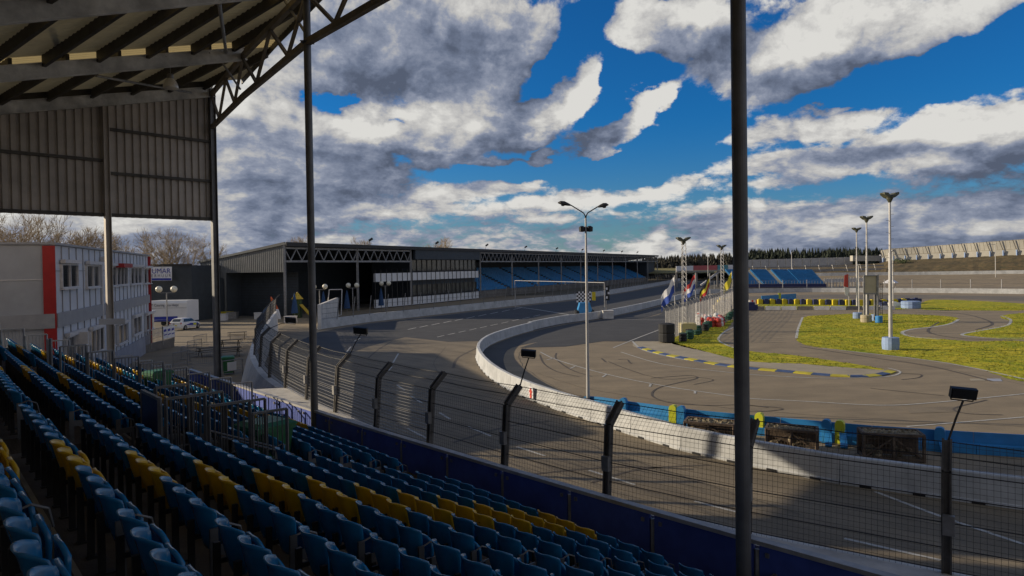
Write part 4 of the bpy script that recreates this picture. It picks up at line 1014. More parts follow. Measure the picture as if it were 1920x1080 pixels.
# flat annex of the office beyond the left of the view
# ------------------------------------------------------------ ramp wall with mesh fence and banners
ra, rb = gp(232, 672), gp(327, 650)
t = thing('ramp_wall', 'mossy concrete ramp wall beside the office', 'wall', (ra+rb)/2)
part(t, 'wall', MB().prism([ra, rb, rb+ZU*.9, ra+ZU*.5], Vector((-.3, .1, 0))), 'concrete')
f = thing('ramp_fence', 'grey mesh fence standing on the mossy ramp wall', 'fence', (ra+rb)/2+ZU*.7)
m = MB()
for k in range(40):
    p = ra.lerp(rb, k/39)+ZU*(.5+.4*k/39); m.bar(p, p+ZU*1.25, .02, .02)
for zf in (.05, .45, .85, 1.25): m.bar(ra+ZU*(.5+zf), rb+ZU*(.9+zf), .025, .03)
part(f, 'mesh', m, 'galv')
for k in range(5):
    p = ra.lerp(rb, k/4)+ZU*(.5+.4*k/4); part(f, 'post', MB().bar(p-ZU*.4, p+ZU*1.35, .07, .07), 'galv')
dR = (rb-ra).normalized(); nR = Vector((dR.y, -dR.x, 0)); nR = nR if nR.y < 0 else -nR
for k in range(3):
    c = ra.lerp(rb, .79+k*.085)+ZU*1.5+nR*.06
    bt = thing('fence_banner', 'white banner with blue lines on the ramp fence, %s of three from the left' % ORD[k], 'banner', c, 0, 'banners on the ramp fence')
    L_ = (rb-ra).length*.08
    part(bt, 'cloth', MB().bar(c-dR*L_/2, c+dR*L_/2, .02, 1.1), 'banner')
    m = MB(); m.bar(c-dR*L_*.38+ZU*.2+nR*.02, c+dR*L_*.3+ZU*.24+nR*.02, .01, .22); m.bar(c-dR*L_*.38-ZU*.2+nR*.02, c+dR*L_*.4-ZU*.16+nR*.02, .01, .1); part(bt, 'printed_lines', m, 'bannerblue')
# ------------------------------------------------------------ dark shed with banner, white trailer, car
YS = 100.0
s0, s1 = dp(276, 600, YS), dp(361, 600, YS); s0.z = s1.z = 0
t = thing('dark_shed', 'dark ribbed metal shed behind the white trailer', 'shed', (s0+s1)/2)
sh = 8.1; bk = Vector((.9, 16, 0))
m = MB(); n = 60
m.loft([[s0+ZU*z, s1+ZU*z, s1+bk+ZU*z, s0+bk+ZU*z] for z in (0, sh)]); part(t, 'wall', m, 'shed')
m = MB()
for k in range(22): m.bar(s0+Vector((0, -.04, .3+k*.36)), s1+Vector((0, -.04, .3+k*.36)), .06, .05)
part(t, 'cladding_rib', m, 'shed')
m = MB(); m.bar(s0+Vector((-.2, -.1, sh+.1)), s1+Vector((.1, -.1, sh+.1)), .3, .25); part(t, 'roof_edge', m, 'darksteel')
# long building that carries on from the shed to the far stand: dark base, pale ribbed cladding above
fs0 = Vector((-33.8, 103.2, 0)); fsd = Vector((92, 194, 0)).normalized(); fsn = Vector((-fsd.y, fsd.x, 0))
gz = thing('ribbed_hall', 'pale ribbed hall end with a big dark doorway under a sloping roof', 'hall', fs0+fsn*8)
def gl(l, z, out=0): return fs0+fsn*l+ZU*z-fsd*out
zr = lambda l: 11.2-.143*l
m = MB()
for k in range(44):
    l0, l1 = k*.4, k*.4+.4; lo = 6.9 if l0 < 10.4 else max(0, 6.9-(l0-10.4)*0) if l0 < 12 else 0
    for (u0, d0), (u1, d1) in zip([(0, 0), (.55, 0), (.63, .08), (.92, .08)], [(.55, 0), (.63, .08), (.92, .08), (1, 0)]):
        a, b = l0+u0*.4, l0+u1*.4; m.quad(gl(a, lo, d0), gl(a, zr(a), d0), gl(b, zr(b), d1), gl(b, lo, d1))
part(gz, 'cladding', m, 'shedlight')
m = MB().quad(gl(.2, 0, -3), gl(.2, 7, -3), gl(12, 7, -3), gl(12, 0, -3)); part(gz, 'roller_door', m, 'shed')
m = MB()
for k in range(16): m.bar(gl(.2, .3+k*.42, -2.95), gl(12, .3+k*.42, -2.95), .04, .05)
part(gz, 'door_rib', m, 'darksteel')
m = MB().bar(gl(-.2, zr(-.2)+.05, .1), gl(17.8, zr(17.8)+.05, .1), .2, .2); part(gz, 'verge', m, 'darksteel')
m = MB().quad(gl(0, 6.9), gl(0, 6.9, -3), gl(12, 6.9, -3), gl(12, 6.9)); m.quad(gl(12, 0), gl(12, 7), gl(12, 7, -3), gl(12, 0, -3)); part(gz, 'door_reveal', m, 'shed')
# dark lower wall running from the shed corner
m = MB(); a, b = s1+Vector((0, 0, 0)), gl(12.2, 0, .3); m.prism([a, b, b+ZU*6.0, a+ZU*7.9], Vector((-.3, .3, 0))); part(gz, 'side_wall', m, 'shed')
# banner
Yb2 = 99.2
t = thing('banner', 'white banner with big blue letters on the dark shed', 'banner', dp(302, 513, Yb2))
q = [dp(276, 526.5, Yb2), dp(322, 526, Yb2), dp(322, 500, Yb2), dp(276, 500.5, Yb2)]
part(t, 'cloth', MB().prism(q, (0, .06, 0)), 'banner')
ox = Vector((1, 0, -.0)); 
part(t, 'lettering', text_mb('UMAR', 1.0, dp(284.5, 512.8, Yb2-.03), (1, 0, 0), (0, 0, 1.0), (0, -1, 0), width=2.72), 'bannerblue')
part(t, 'lettering', text_mb('E R H U U R', .62, dp(284, 520, Yb2-.03), (1, 0, 0), (0, 0, 1), (0, -1, 0), width=2.8), 'ink')
part(t, 'blue_strip', MB().prism([dp(277, 525.8, Yb2-.04), dp(321, 525.6, Yb2-.04), dp(321, 521.6, Yb2-.04), dp(277, 521.8, Yb2-.04)], (0, .01, 0)), 'bannerblue')
# trailer
YT = 93.0
t = thing('sales_trailer', 'large white sales trailer with lettering and a blue stripe, parked by the dark shed', 'trailer', dp(318, 611, YT))
a, b = dp(281, 608, YT), dp(351, 611, YT); a.z = b.z = .55; H_ = dp(351, 563, YT).z-.55
m = MB(); X_ = (b-a).normalized(); bk = Vector((.5, 2.4, 0))
m.loft([[p, p+ZU*(H_-.35), p+bk*.08+ZU*(H_-.05), p+bk*.2+ZU*H_, p+bk+ZU*H_, p+bk] for p in (a, b)]); part(t, 'body', m, 'vanwhite')
m = MB().prism([a+ZU*.15-Vector((0, .03, 0)), b+ZU*.35-Vector((0, .03, 0)), b+ZU*.05-Vector((0, .03, 0)), a+ZU*.0-Vector((0, .03, 0))], (0, .02, 0)); m.bar(a+ZU*.42-Vector((0, .03, 0)), a.lerp(b, .75)+ZU*.48-Vector((0, .03, 0)), .01, .4); part(t, 'blue_stripe', m, 'bannerblue')
m = MB().bar(a+ZU*(H_-1.0)-Vector((0, .03, 0)), b+ZU*(H_-1.0)-Vector((0, .03, 0)), .02, .04); part(t, 'flap_edge', m, 'galv')
part(t, 'lettering', text_mb('P. Catering   van Heijst', .5, a.lerp(b, .05)+ZU*(H_-.78)-Vector((0, .04, 0)), X_, ZU, (0, -1, 0), width=3.7), 'ink')
for u in (.35, .5): part(t, 'wheel', MB().tube(a.lerp(b, u)+Vector((0, .1, -.25)), a.lerp(b, u)+Vector((0, .35, -.25)), .32, 14), 'tyre')
# car seen from behind
cp = gp(348, 617); cz = R(-9)
car = thing('parked_car', 'white hatchback with blue side graphics parked beside the trailer', 'car', cp, cz)
def cs(y, w, pts): return [Vector((x*w, y, z)) for x, z in pts]
sec = []
for y, w, zt, zs, zb in [(-2.0, .80, .98, .82, .34), (-1.93, .86, 1.05, .84, .26), (-1.2, .88, 1.0, .86, .22), (0, .88, .96, .84, .22), (1.0, .87, .92, .8, .22), (1.75, .82, .78, .68, .26), (2.0, .7, .62, .56, .34)]:
    sec.append(cs(y, w, [(-.94, zb), (-1, zs*.7), (-.97, zs), (-.85, zt), (.85, zt), (.97, zs), (1, zs*.7), (.94, zb)]))
lpart(car, 'body', MB().loft(sec), 'vanwhite', sm=False)
sec = [cs(y, w, [(-1, .9), (-.82, zt-.06), (-.6, zt), (.6, zt), (.82, zt-.06), (1, .9)]) for y, w, zt in [(-1.95, .76, 1.02), (-1.55, .78, 1.42), (-.8, .8, 1.47), (.1, .8, 1.45), (.95, .76, .95)]]
lpart(car, 'cabin', MB().loft(sec), 'vanwhite')
g = MB(); g.quad((-.58, -1.93, 1.08), (.58, -1.93, 1.08), (.52, -1.62, 1.38), (-.52, -1.62, 1.38)); lpart(car, 'rear_window', g, 'glass')
for s in (-1, 1):
    g = MB(); q = [(s*.79, -1.5, 1.02), (s*.8, .75, 1.0), (s*.7, .15, 1.36), (s*.69, -1.3, 1.37)]; g.add(q, [(0, 1, 2, 3) if s > 0 else (3, 2, 1, 0)]); g2 = MB(); g2.prism([Vector(v) for v in q], (s*.02, 0, 0)); lpart(car, 'side_window', g2, 'glass')
    lpart(car, 'tail_light', MB().box((s*.72, -1.96, .86), (.2, .08, .2)), 'redplastic')
    lpart(car, 'side_stripe', MB().prism([Vector((s*.885, -1.3, .62)), Vector((s*.885, 1.2, .42)), Vector((s*.885, 1.2, .75)), Vector((s*.885, -.2, .8))], (s*.01, 0, 0)), 'bannerblue')
    lpart(car, 'door_graphic', MB().prism([Vector((s*.89, .3, .5)), Vector((s*.89, .9, .5)), Vector((s*.89, .9, .75)), Vector((s*.89, .3, .75))], (s*.012, 0, 0)), 'boardyellow')
    for y in (-1.3, 1.3):
        w_ = lpart(car, 'wheel', MB().tube((s*.72, y, .31), (s*.9, y, .31), .31, 16), 'tyre'); r_ = link(bpy.data.objects.new('rim', MB().tube((s*.86, y, .31), (s*.915, y, .31), .19, 10).mesh('rim', 'galv')), w_)
lpart(car, 'bumper', MB().box((0, -1.99, .5), (1.5, .12, .26)), 'vanwhite'); lpart(car, 'number_plate', MB().box((0, -2.06, .6), (.5, .02, .11)), 'flagyellow')
# globe lamps
def globe_lamp(x, y, ytop, label, sp=1.9):
    b = gp(x, y); h = dp(x, ytop, b.y).z; t = thing('globe_lamp', label, 'lamp post', b, 0, 'twin globe lamp posts')
    part(t, 'post', MB().tube(b, b+ZU*h, .07, 8), 'galv'); part(t, 'cross_arm', MB().bar(b+Vector((-sp/2, 0, h)), b+Vector((sp/2, 0, h)), .06, .06), 'galv')
    for s in (-1, 1):
        c = b+Vector((s*sp/2, 0, h)); part(t, 'globe', MB().ball(c+ZU*.42, .38, 14), 'globe', sm=True); part(t, 'collar', MB().tube(c, c+ZU*.08, .1, 8), 'darksteel')
globe_lamp(314, 625, 549, 'twin globe lamp post in front of the white trailer', 1.75)
globe_lamp(600, 600, 543, 'twin globe lamp post right of the round column in the far yard', 1.6)
globe_lamp(662, 592, 540, 'twin globe lamp post below the far canopy truss', 1.3)
globe_lamp(723, 585, 536, 'twin globe lamp post nearest the far lounge windows', 1.2)

# crowd barriers, picnic tables, bins in the yard behind the stand
def crowd(a, b, label):
    t = thing('crowd_barrier', label, 'barrier', a, 0, 'crowd barriers in the yard'); m = MB(); d = (b-a).normalized(); q = Vector((-d.y, d.x, 0))
    m.path([a+ZU*.15, a+ZU*1.1, b+ZU*1.1, b+ZU*.15], .022, 6); m.tube(a+ZU*.25, b+ZU*.25, .018, 6); part(t, 'frame', m, 'galv')
    m = MB()
    for k in range(1, 16): p = a.lerp(b, k/16); m.bar(p+ZU*.25, p+ZU*1.1, .012, .012)
    part(t, 'bars', m, 'galv')
    for p in (a.lerp(b, .15), a.lerp(b, .85)): part(t, 'foot', MB().bar(p-q*.35+ZU*.03, p+q*.35+ZU*.03, .04, .04), 'galv')
cpts = [(325, 690), (340, 676), (352, 664), (364, 652)]
for i, (x, y) in enumerate(cpts):
    a = gp(x, y); crowd(a, a+Vector((.2, 2.3, 0)), 'grey crowd barrier on the asphalt, %s from the front along the line' % ORD[i])
a = gp(352, 690); crowd(a, a+Vector((2.0, 1.2, 0)), 'grey crowd barrier set at an angle nearest the picnic tables')
def picnic(x, y, rz, label):
    t = thing('picnic_table', label, 'table', gp(x, y), rz, 'dark picnic tables in the yard')
    m = MB()
    for k in range(5): m.box((0, -.32+k*.16, .74), (1.9, .14, .04))
    lpart(t, 'table_top', m, 'timber')
    for s in (-1, 1):
        m = MB(); m.box((0, s*.75, .45), (1.9, .13, .04)); m.box((0, s*.6, .45), (1.9, .13, .04)); lpart(t, 'bench', m, 'timber')
        m = MB().bar((s*.7, -.75, 0), (s*.7, -.2, .74), .05, .09); m.bar((s*.7, .75, 0), (s*.7, .2, .74), .05, .09); m.bar((s*.7, -.75, .42), (s*.7, .75, .42), .05, .09); lpart(t, 'leg', m, 'timber')
for i, (x, y, l) in enumerate([(432, 652, 'dark picnic table right of the square end column, third back'), (445, 636, 'dark picnic table right of the square end column, farthest back'), (430, 668, 'dark picnic table just right of the foot of the square end column'), (392, 668, 'dark picnic table left of the foot of the square end column')]): picnic(x, y, R(15+i*7), l)
wheelie(gp(428, 702), .4, 'green wheelie bin on the asphalt beside the square end column', 1.1)
g0 = gp(418, 718); t = thing('yard_gate', 'low grey gate with a white notice between column and track wall', 'gate', g0)
m = MB(); g1 = gp(455, 712); m.path([g0, g0+ZU*1.4, g1+ZU*1.4, g1], .03, 6); m.bar(g0+ZU*.7, g1+ZU*.7, .03, .03); part(t, 'frame', m, 'galv')
part(t, 'notice', MB().bar(g0.lerp(g1, .25)+ZU*1.0-Vector((0, .04, 0)), g0.lerp(g1, .7)+ZU*1.0-Vector((0, .04, 0)), .02, .55), 'banner')
# ------------------------------------------------------------ bare trees
def tree(x, Y, h, seed, label, grp, dens=1.0, cy=None):
    rr = random.Random(seed); b = dp(x, 505, Y); b.z = 0
    t = thing('bare_tree', label, 'tree', b, 0, grp); tr = MB(); cr = MB()
    def grow(p, d, l, r, lev):
        segs = 2; q = p
        for s in range(segs):
            d2 = (d+Vector((rr.uniform(-.16, .16), rr.uniform(-.16, .16), rr.uniform(-.02, .12)))).normalized(); e = q+d2*l/segs
            (tr if lev < 2 else cr).tube(q, e, r*(1-.25*s), 5 if lev < 2 else 3, r*(1-.25*(s+1)), cap=False); q = e; d = d2
        if lev >= 6 or l < .28: return
        n = (3 if lev < 2 else rr.choice((3, 3, 2))) if lev < 5 else 3
        if lev == 0: n = 4
        for k in range(n):
            a = rr.uniform(0, 2*math.pi); sp = rr.uniform(.3, .75) if lev else rr.uniform(.25, .6)
            o = d.orthogonal().normalized(); o2 = d.cross(o); nd = (d*math.cos(sp)+(o*math.cos(a)+o2*math.sin(a))*math.sin(sp)+ZU*.12).normalized()
            grow(q, nd, l*rr.uniform(.62, .85), max(.016, r*.58), lev+1)
        if lev >= 2:
            for k in range(2):
                a = rr.uniform(0, 2*math.pi); o = d.orthogonal().normalized(); o2 = d.cross(o)
                grow(p.lerp(q, rr.uniform(.3, .9)), (d*.6+(o*math.cos(a)+o2*math.sin(a))*.8).normalized(), l*.5, max(.014, r*.35), max(lev+2, 4))
    grow(b, ZU, h*.24, h*.018, 0)
    zs = max(v.z for v in cr.v) if cr.v else h; k = h/zs
    for mb in (tr, cr): mb.v = [b+(v-b)*k for v in mb.v]
    part(t, 'trunk', tr, 'bark'); part(t, 'crown', cr, 'twig'); return t
TL = ['leftmost bare tree above the office roof', 'second bare tree from the left above the office roof', 'bare tree just left of the slim end column', 'bare tree just right of the slim end column', 'fairly small bare tree above the far end of the office', 'tall bare tree above the blue lettered banner', 'bare tree behind the square end column']
for i, (x, Y, h) in enumerate([(28, 72, 14.2), (92, 74, 14.3), (160, 80, 12.6), (228, 90, 13.2), (280, 112, 13.6), (338, 116, 14.8), (395, 124, 14.2)]): tree(x, Y, h, 11+i, TL[i], 'bare trees behind the office')
# ------------------------------------------------------------ far stand along the main straight
def fl(k, l, z): return fs0+fsd*k+fsn*l+ZU*z
far = thing('far_grandstand', 'long grandstand with truss-edged roof beside the main straight, stretching into the distance', 'grandstand', fl(100, 5, 0))
KL = 232
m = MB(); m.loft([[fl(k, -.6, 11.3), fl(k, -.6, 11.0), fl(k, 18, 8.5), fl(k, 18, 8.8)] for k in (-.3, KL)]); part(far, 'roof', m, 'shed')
m = MB(); m.bar(fl(-.3, -.65, 11.05), fl(KL, -.65, 11.05), .1, .6); part(far, 'fascia', m, 'darksteel')
kx = 0; cols = [0, 17.2, 33.5]
def truss(k0, k1, n):
    m = MB(); m.bar(fl(k0, 0, 8.5), fl(k1, 0, 8.5), .25, .3); m.bar(fl(k0, 0, 10.5), fl(k1, 0, 10.5), .25, .3)
    for i in range(n):
        a, b = k0+(k1-k0)*i/n, k0+(k1-k0)*(i+1)/n; c = (a+b)/2
        m.bar(fl(a, 0, 10.4), fl(c, 0, 8.6), .16, .16); m.bar(fl(c, 0, 8.6), fl(b, 0, 10.4), .16, .16)
    part(far, 'truss', m, 'galv')
truss(0, 17.2, 7); truss(17.2, 33.5, 7)
for k in cols: part(far, 'column', MB().bar(fl(k, 0, 0), fl(k, 0, 11), .35, .35), 'galv')
k = 62
while k < KL-2: truss(k, min(k+17, KL), 8); part(far, 'column', MB().bar(fl(k, 0, 0), fl(k, 0, 11), .3, .3), 'galv'); k += 17
part(far, 'column', MB().bar(fl(KL, 0, 0), fl(KL, 0, 11), .3, .3), 'galv')
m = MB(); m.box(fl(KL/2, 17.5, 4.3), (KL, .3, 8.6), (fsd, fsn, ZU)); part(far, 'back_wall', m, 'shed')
# glazed lounge block
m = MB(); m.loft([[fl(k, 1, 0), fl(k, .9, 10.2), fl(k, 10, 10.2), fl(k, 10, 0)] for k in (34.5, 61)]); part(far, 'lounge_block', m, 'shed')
m = MB(); m.bar(fl(34.5, -.2, 9.9), fl(61, -.2, 9.9), .5, 2.0); part(far, 'lounge_fascia', m, 'shed')
for z0, z1, mm in ((6.6, 8.8, 'glasswarm'), (1.9, 3.9, 'glasswarm')):
    m = MB().bar(fl(34.6, .7, (z0+z1)/2), fl(61, .7, (z0+z1)/2), .1, z1-z0); g = part(far, 'lounge_window', m, mm)
    m = MB()
    for i in range(15): q = 34.6+26.4*i/14; m.bar(fl(q, .6, z0), fl(q, .6, z1), .2, .14)
    m.bar(fl(34.6, .6, z0), fl(61, .6, z0), .14, .14); part(far, 'mullion', m, 'darksteel', parent=g)
for z in (5.6, .9): part(far, 'balcony_band', MB().bar(fl(22, .1, z), fl(61, .1, z), .3, 1.5), 'vanwhite')
m = MB()
for i in range(24):
    q = 22+39*i/23; m.bar(fl(q, -.1, .3), fl(q, -.1, 7), .1, .1)
part(far, 'balcony_post', m, 'darksteel')
m = MB(); m.loft([[fl(k, 1, 0), fl(k, 1, 1.5), fl(k, 13, 6.8), fl(k, 13, 0)] for k in (62, KL-14)]); part(far, 'seating_deck', m, 'concrete')
ns, vs = 0, MB()
for r_ in range(13):
    for k in range(62, int(KL-15)):
        if (k-62) % 17 in (0, 1): continue
        p = fl(k, 1.4+r_*.88, 1.75+r_*.4); vs.box(p+ZU*.25, (.8, .35, .5), (fsd, fsn, ZU))
part(far, 'seat_rows', vs, 'boardblue', 'rows of blue seats in the far stand').__setitem__('kind', 'stuff')
m = MB(); m.box(fl(KL-8, 8, 5), (14, 14, 8), (fsd, fsn, ZU)); part(far, 'end_block', m, 'shed')
for i in range(9):
    b = fl(20+i*22, -.3, 11.3); t = thing('roof_spotlight', 'small spotlight on the far canopy edge, %s from the near end' % ORD[i], 'spotlight', b, 0, 'spotlights along the far canopy')
    part(t, 'stem', MB().bar(b, b+Vector((.2, 0, .7)), .06, .06), 'darksteel'); part(t, 'lamp_head', MB().box(b+Vector((.4, 0, 1.0)), (.8, .3, .4), (Vector((.8, 0, .5)), Vector((0, 1, 0)), Vector((-.5, 0, .8)))), 'darksteel')
# wall and fence along the far side of the straight
sw = smooth([Vector(p) for p in SPW], 5)
m = MB(); m.loft([[p+Vector((.1, -.1, 0)), p+Vector((0, 0, 1.1)), p+Vector((-.25, .1, 1.1)), p+Vector((-.4, .2, 0))] for p in sw])
solo('straight_wall', m, 'white', 'long white concrete wall on the far side of the main straight', 'wall')
sf = thing('straight_fence', 'wire fence with leaning posts on the long white straight wall', 'fence', sw[0])
m = MB()
for a, b in zip(sw, sw[1:]):
    for z in (1.2, 1.8, 2.4, 3.0): m.tube(a+ZU*z, b+ZU*z, .018, 3, cap=False)
part(sf, 'cable', m, 'cable')
for p in resample(sw, 3.6)[1:60]: part(sf, 'fence_post', MB().bar(p+ZU*.9, p+Vector((.35, -.25, 3.6)), .09, .09), 'galv')
# things in the far yard, beneath the near end of the far stand
def yardpt(x, y): return gp(x, y)
p = yardpt(524, 598); t = thing('advert_column', 'tilted orange and white inflatable pillar in front of the far stand', 'advert', p)
secs = []
for k in range(10):
    u = k/9; c = p+Vector((-1.2*u, 0, 3.3*u)); r_ = .42*math.sin(math.pi*(.18+.75*u)); secs.append([c+Vector((r_*math.cos(a*math.pi/4), r_*math.sin(a*math.pi/4), 0)) for a in range(8)])
part(t, 'body', MB().loft(secs[4:]), 'orange'); part(t, 'base', MB().loft(secs[:5]), 'banner')
for i, (x, y, l) in enumerate([(553, 600, 'closed blue parasol left of the round column in the far yard'), (607, 594, 'closed blue parasol just right of the round column'), (651, 590, 'closed blue parasol near the middle of the far yard'), (715, 584, 'closed blue parasol nearest the lounge windows')]):
    p = yardpt(x, y); t = thing('closed_parasol', l, 'parasol', p, 0, 'closed parasols in the far yard')
    part(t, 'pole', MB().tube(p, p+ZU*3.9, .04, 6), 'galv'); part(t, 'cloth', MB().lathe(p, [(.5, 1.0), (.42, 1.8), (.2, 3.2), (.04, 3.9)], 9), 'parasol')
p = yardpt(572, 596); t = thing('play_slide', 'yellow playground slide with a green tower in the far yard', 'slide', p)
part(t, 'chute', MB().bar(p+Vector((1.0, 0, .2)), p+Vector((-.7, .4, 2.0)), .8, .12), 'slide'); part(t, 'tower', MB().box(p+Vector((-1.3, .6, 1.4)), (1.1, 1.1, 2.8)), 'shrub'); part(t, 'roof', MB().lathe(p+Vector((-1.3, .6, 2.8)), [(.95, 0), (.02, 1.1)], 4), 'slide')
p = yardpt(425, 592); t = thing('blue_container', 'dark blue container with a pale round emblem inside the hall yard', 'container', p)
part(t, 'body', MB().box(p+ZU*2.2, (4.2, 2.4, 4.4)), 'bannerblue'); part(t, 'emblem', MB().tube(p+Vector((0, -1.22, 3.4)), p+Vector((0, -1.26, 3.4)), .6, 14), 'tan')
for i, (x, y, c, l) in enumerate([(416, 601, 'frame', 'white box on the ground in front of the blue container'), (426, 596, 'blockyellow', 'yellow crate in front of the blue container'), (436, 597, 'galv', 'grey crate right of the yellow crate'), (488, 598, 'frame', 'white bench-like box in front of the hall doorway'), (545, 606, 'frame', 'white cabinet on a stand left of the round column')]):
    p = yardpt(x, y); m = MB().box(p+ZU*.45, (1.5, .9, .9)); m.box(p+ZU*.93, (1.6, 1.0, .08)); solo('crate', m, c, l, 'crate', 'boxes in the far yard')
t = thing('goal_frame', 'leaning white tube frame at the start of the straight wall', 'frame', yardpt(612, 596))
p = yardpt(612, 596); part(t, 'frame', MB().path([p, p+Vector((.5, 0, 4.2)), p+Vector((2.4, 0, 4.2)), p+Vector((2.2, 0, .4)), p], .07, 5), 'frame')
p0, p1 = yardpt(596, 618), yardpt(630, 596)
solo('wall_end', MB().prism([p0, p1, p1+ZU*3.0, p0+ZU*3.0], (.3, .3, 0)), 'whiteold', 'pale blocky wall end where the long straight wall begins', 'wall')
# start gantry, traffic light, tractor with checkered board
a, b = gp(966, 577), gp(1134, 594); t = thing('start_gantry', 'thin wire gantry spanning the main straight', 'gantry', (a+b)/2)
za = dp(966, 526, a.y).z; zb = dp(1134, 530, b.y).z
part(t, 'span', MB().tube(a+ZU*za, b+ZU*zb, .05, 5), 'galvlight')
for p, z in ((a, za), (b, zb)): part(t, 'leg', MB().tube(p, p+ZU*z, .05, 6), 'galvlight')
for u in (.3, .62): c = (a+ZU*za).lerp(b+ZU*zb, u); part(t, 'lamp', MB().box(c-ZU*.3, (.2, .2, .4)), 'galv')
p = gp(1137, 596); t = thing('signal_light', 'black signal board with white squares on a slim post by the pit wall', 'signal', p)
part(t, 'post', MB().tube(p, p+ZU*4, .05, 6), 'galv'); part(t, 'board', MB().box(p+Vector((.2, 0, 3.4)), (.5, .15, 2.0)), 'black')
m = MB()
for k in range(3): m.box(p+Vector((.08+.24*(k % 2), -.09, 2.8+k*.6)), (.24, .03, .3))
part(t, 'white_square', m, 'banner'); solo('white_crate', MB().box(gp(1140, 597)+ZU*.5, (1.4, 1, 1.0)).box(gp(1140, 597)+ZU*1.04, (1.5, 1.1, .08)), 'whiteold', 'white crate at the foot of the signal post', 'crate')
p = gp(1096, 594); t = thing('service_kart', 'blue service vehicle carrying a checkered board on the straight', 'vehicle', p)
part(t, 'body', MB().loft([[p+Vector((x*w, y, z)) for x, y in ((-1, -1), (1, -1), (1, 1), (-1, 1))] for z, w in ((.4, .9), (1.1, .95), (1.7, .75), (2.0, .7))]), 'boardblue')
for s in (-1, 1):
    for y in (-.7, .9): part(t, 'wheel', MB().tube(p+Vector((s*.85, y, .5)), p+Vector((s*1.25, y, .5)), .5, 12), 'tyre')
m1, m2 = MB(), MB()
for i in range(8):
    for j in range(6): (m1 if (i+j) % 2 else m2).box(p+Vector((-1.0+i*.25, -.5, 2.2+j*.25)), (.25, .05, .25))
part(t, 'checkered_board', m1, 'black'); part(t, 'checkered_board', m2, 'banner'); part(t, 'side_panel', MB().box(p+Vector((1.3, -.4, 2.9)), (.5, .05, 1.2)), 'blockyellow')
# pit fence, flags, tyre stacks, red and white barrels
pf = [gp(x, y) for x, y in [(1249, 640), (1300, 617), (1345, 597), (1372, 582), (1395, 570)]]; pfl = smooth(pf, 6)
t = thing('pit_fence', 'pale mesh fence with overhanging posts behind the tyre stacks', 'fence', pf[1]); m = MB()
for p in resample(pfl, 1.9): part(t, 'fence_post', MB().path([p, p+ZU*2.9, p+Vector((-.4, -.2, 3.3))], .05, 6), 'galvlight')
for p in resample(pfl, .28): m.tube(p, p+ZU*2.8, .012, 3, cap=False)
for a, b in zip(pfl, pfl[1:]):
    for z in [.2*k for k in range(1, 15)]: m.tube(a+ZU*z, b+ZU*z, .012, 3, cap=False)
part(t, 'mesh', m, 'galvlight')
def flagpole(x, y, ytop, cols, label, droop):
    b = gp(x, y); e = dp(x-(y-ytop)*.014, ytop, b.y); t = thing('flagpole', label, 'flagpole', b, 0, 'flagpoles by the pit fence')
    part(t, 'pole', MB().tube(b, e, .06, 8, .045), 'mastpole')
    n = len(cols)
    for i, c in enumerate(cols):
        def fn(u, v, i=i):
            s = (u+1)/2*2.6; w = ((1-v)+i)/n*1.7
            return e+Vector((-s*.55, .25*math.sin(s*3+w), -.2-w-s*droop*1.05+.12*math.sin(s*4))), Vector((.2, 1, .2)).normalized()
        part(t, 'flag', MB().sheet(fn, 10, 3, .01), c)
flagpole(1266, 620, 516, ['banner', 'flagblue'], 'flagpole with a blue and white flag by the end of the pit fence', .75)
flagpole(1305, 603, 512, ['flagred', 'banner', 'flagblue'], 'flagpole with a red white and blue flag', .7)
flagpole(1332, 589, 512, ['black', 'flagyellow', 'flagred'], 'flagpole with a furled dark, yellow and red flag', .9)
flagpole(1373, 572, 508, ['flagyellow'], 'flagpole with a small yellow flag nearest the round column', .9)
rr = random.Random(5)
ti = 0
for u in range(30):
    c = smooth(pf, 10)[1+u] if u < 39 else None
    if c is None: continue
    p = c+Vector((1.0+rr.uniform(-.2, .4), -.9, 0)); h = rr.choice((2, 3, 3)); m = MB(); m.smooth = True
    for k in range(h): m.lathe(p+ZU*k*.24, [(.2, .02), (.32, .0), (.37, .06), (.37, .18), (.32, .24), (.2, .22)], 12)
    solo('tyre_stack', m, 'greentyre' if u % 4 else 'tyre', '%s stack of %s tyres counted from the near end of the pit fence' % (ORD[ti], 'green painted' if u % 4 else 'black'), 'tyres', 'tyre stacks along the pit fence'); ti += 1
for k in range(26):
    p = gp(1308+rr.uniform(0, 46)*1.0, 611-rr.uniform(-3, 10)-k*.1); c = ('redplastic', 'whiteplastic')[k % 2]
    m = MB().lathe(p, [(.32, 0), (.34, .3), (.26, .5), (.34, .72), (.2, .95), (.02, .97)], 10)
    solo('marker_drum', m, c, 'small %s plastic marker drum in the heap beside the tyre stacks' % c.replace('plastic', ''), 'drum', 'heap of %s marker drums' % c.replace('plastic', ''))
solo('tyre_bundle', MB().lathe(gp(1250, 642), [(.4, 0), (.75, .1), (.75, .75), (.7, .85), (.75, .95), (.75, 1.7), (.4, 1.8)], 14), 'tyre', 'big dark bundle of tyres at the near end of the pit fence', 'tyres')
solo('concrete_weight', MB().box(gp(1289, 625)+ZU*.5, (1.6, 1.2, 1.0)).box(gp(1289, 625)+ZU*1.03, (1.5, 1.1, .08)), 'yellowbase', 'pale yellow block at the foot of the near lattice mast', 'weight')
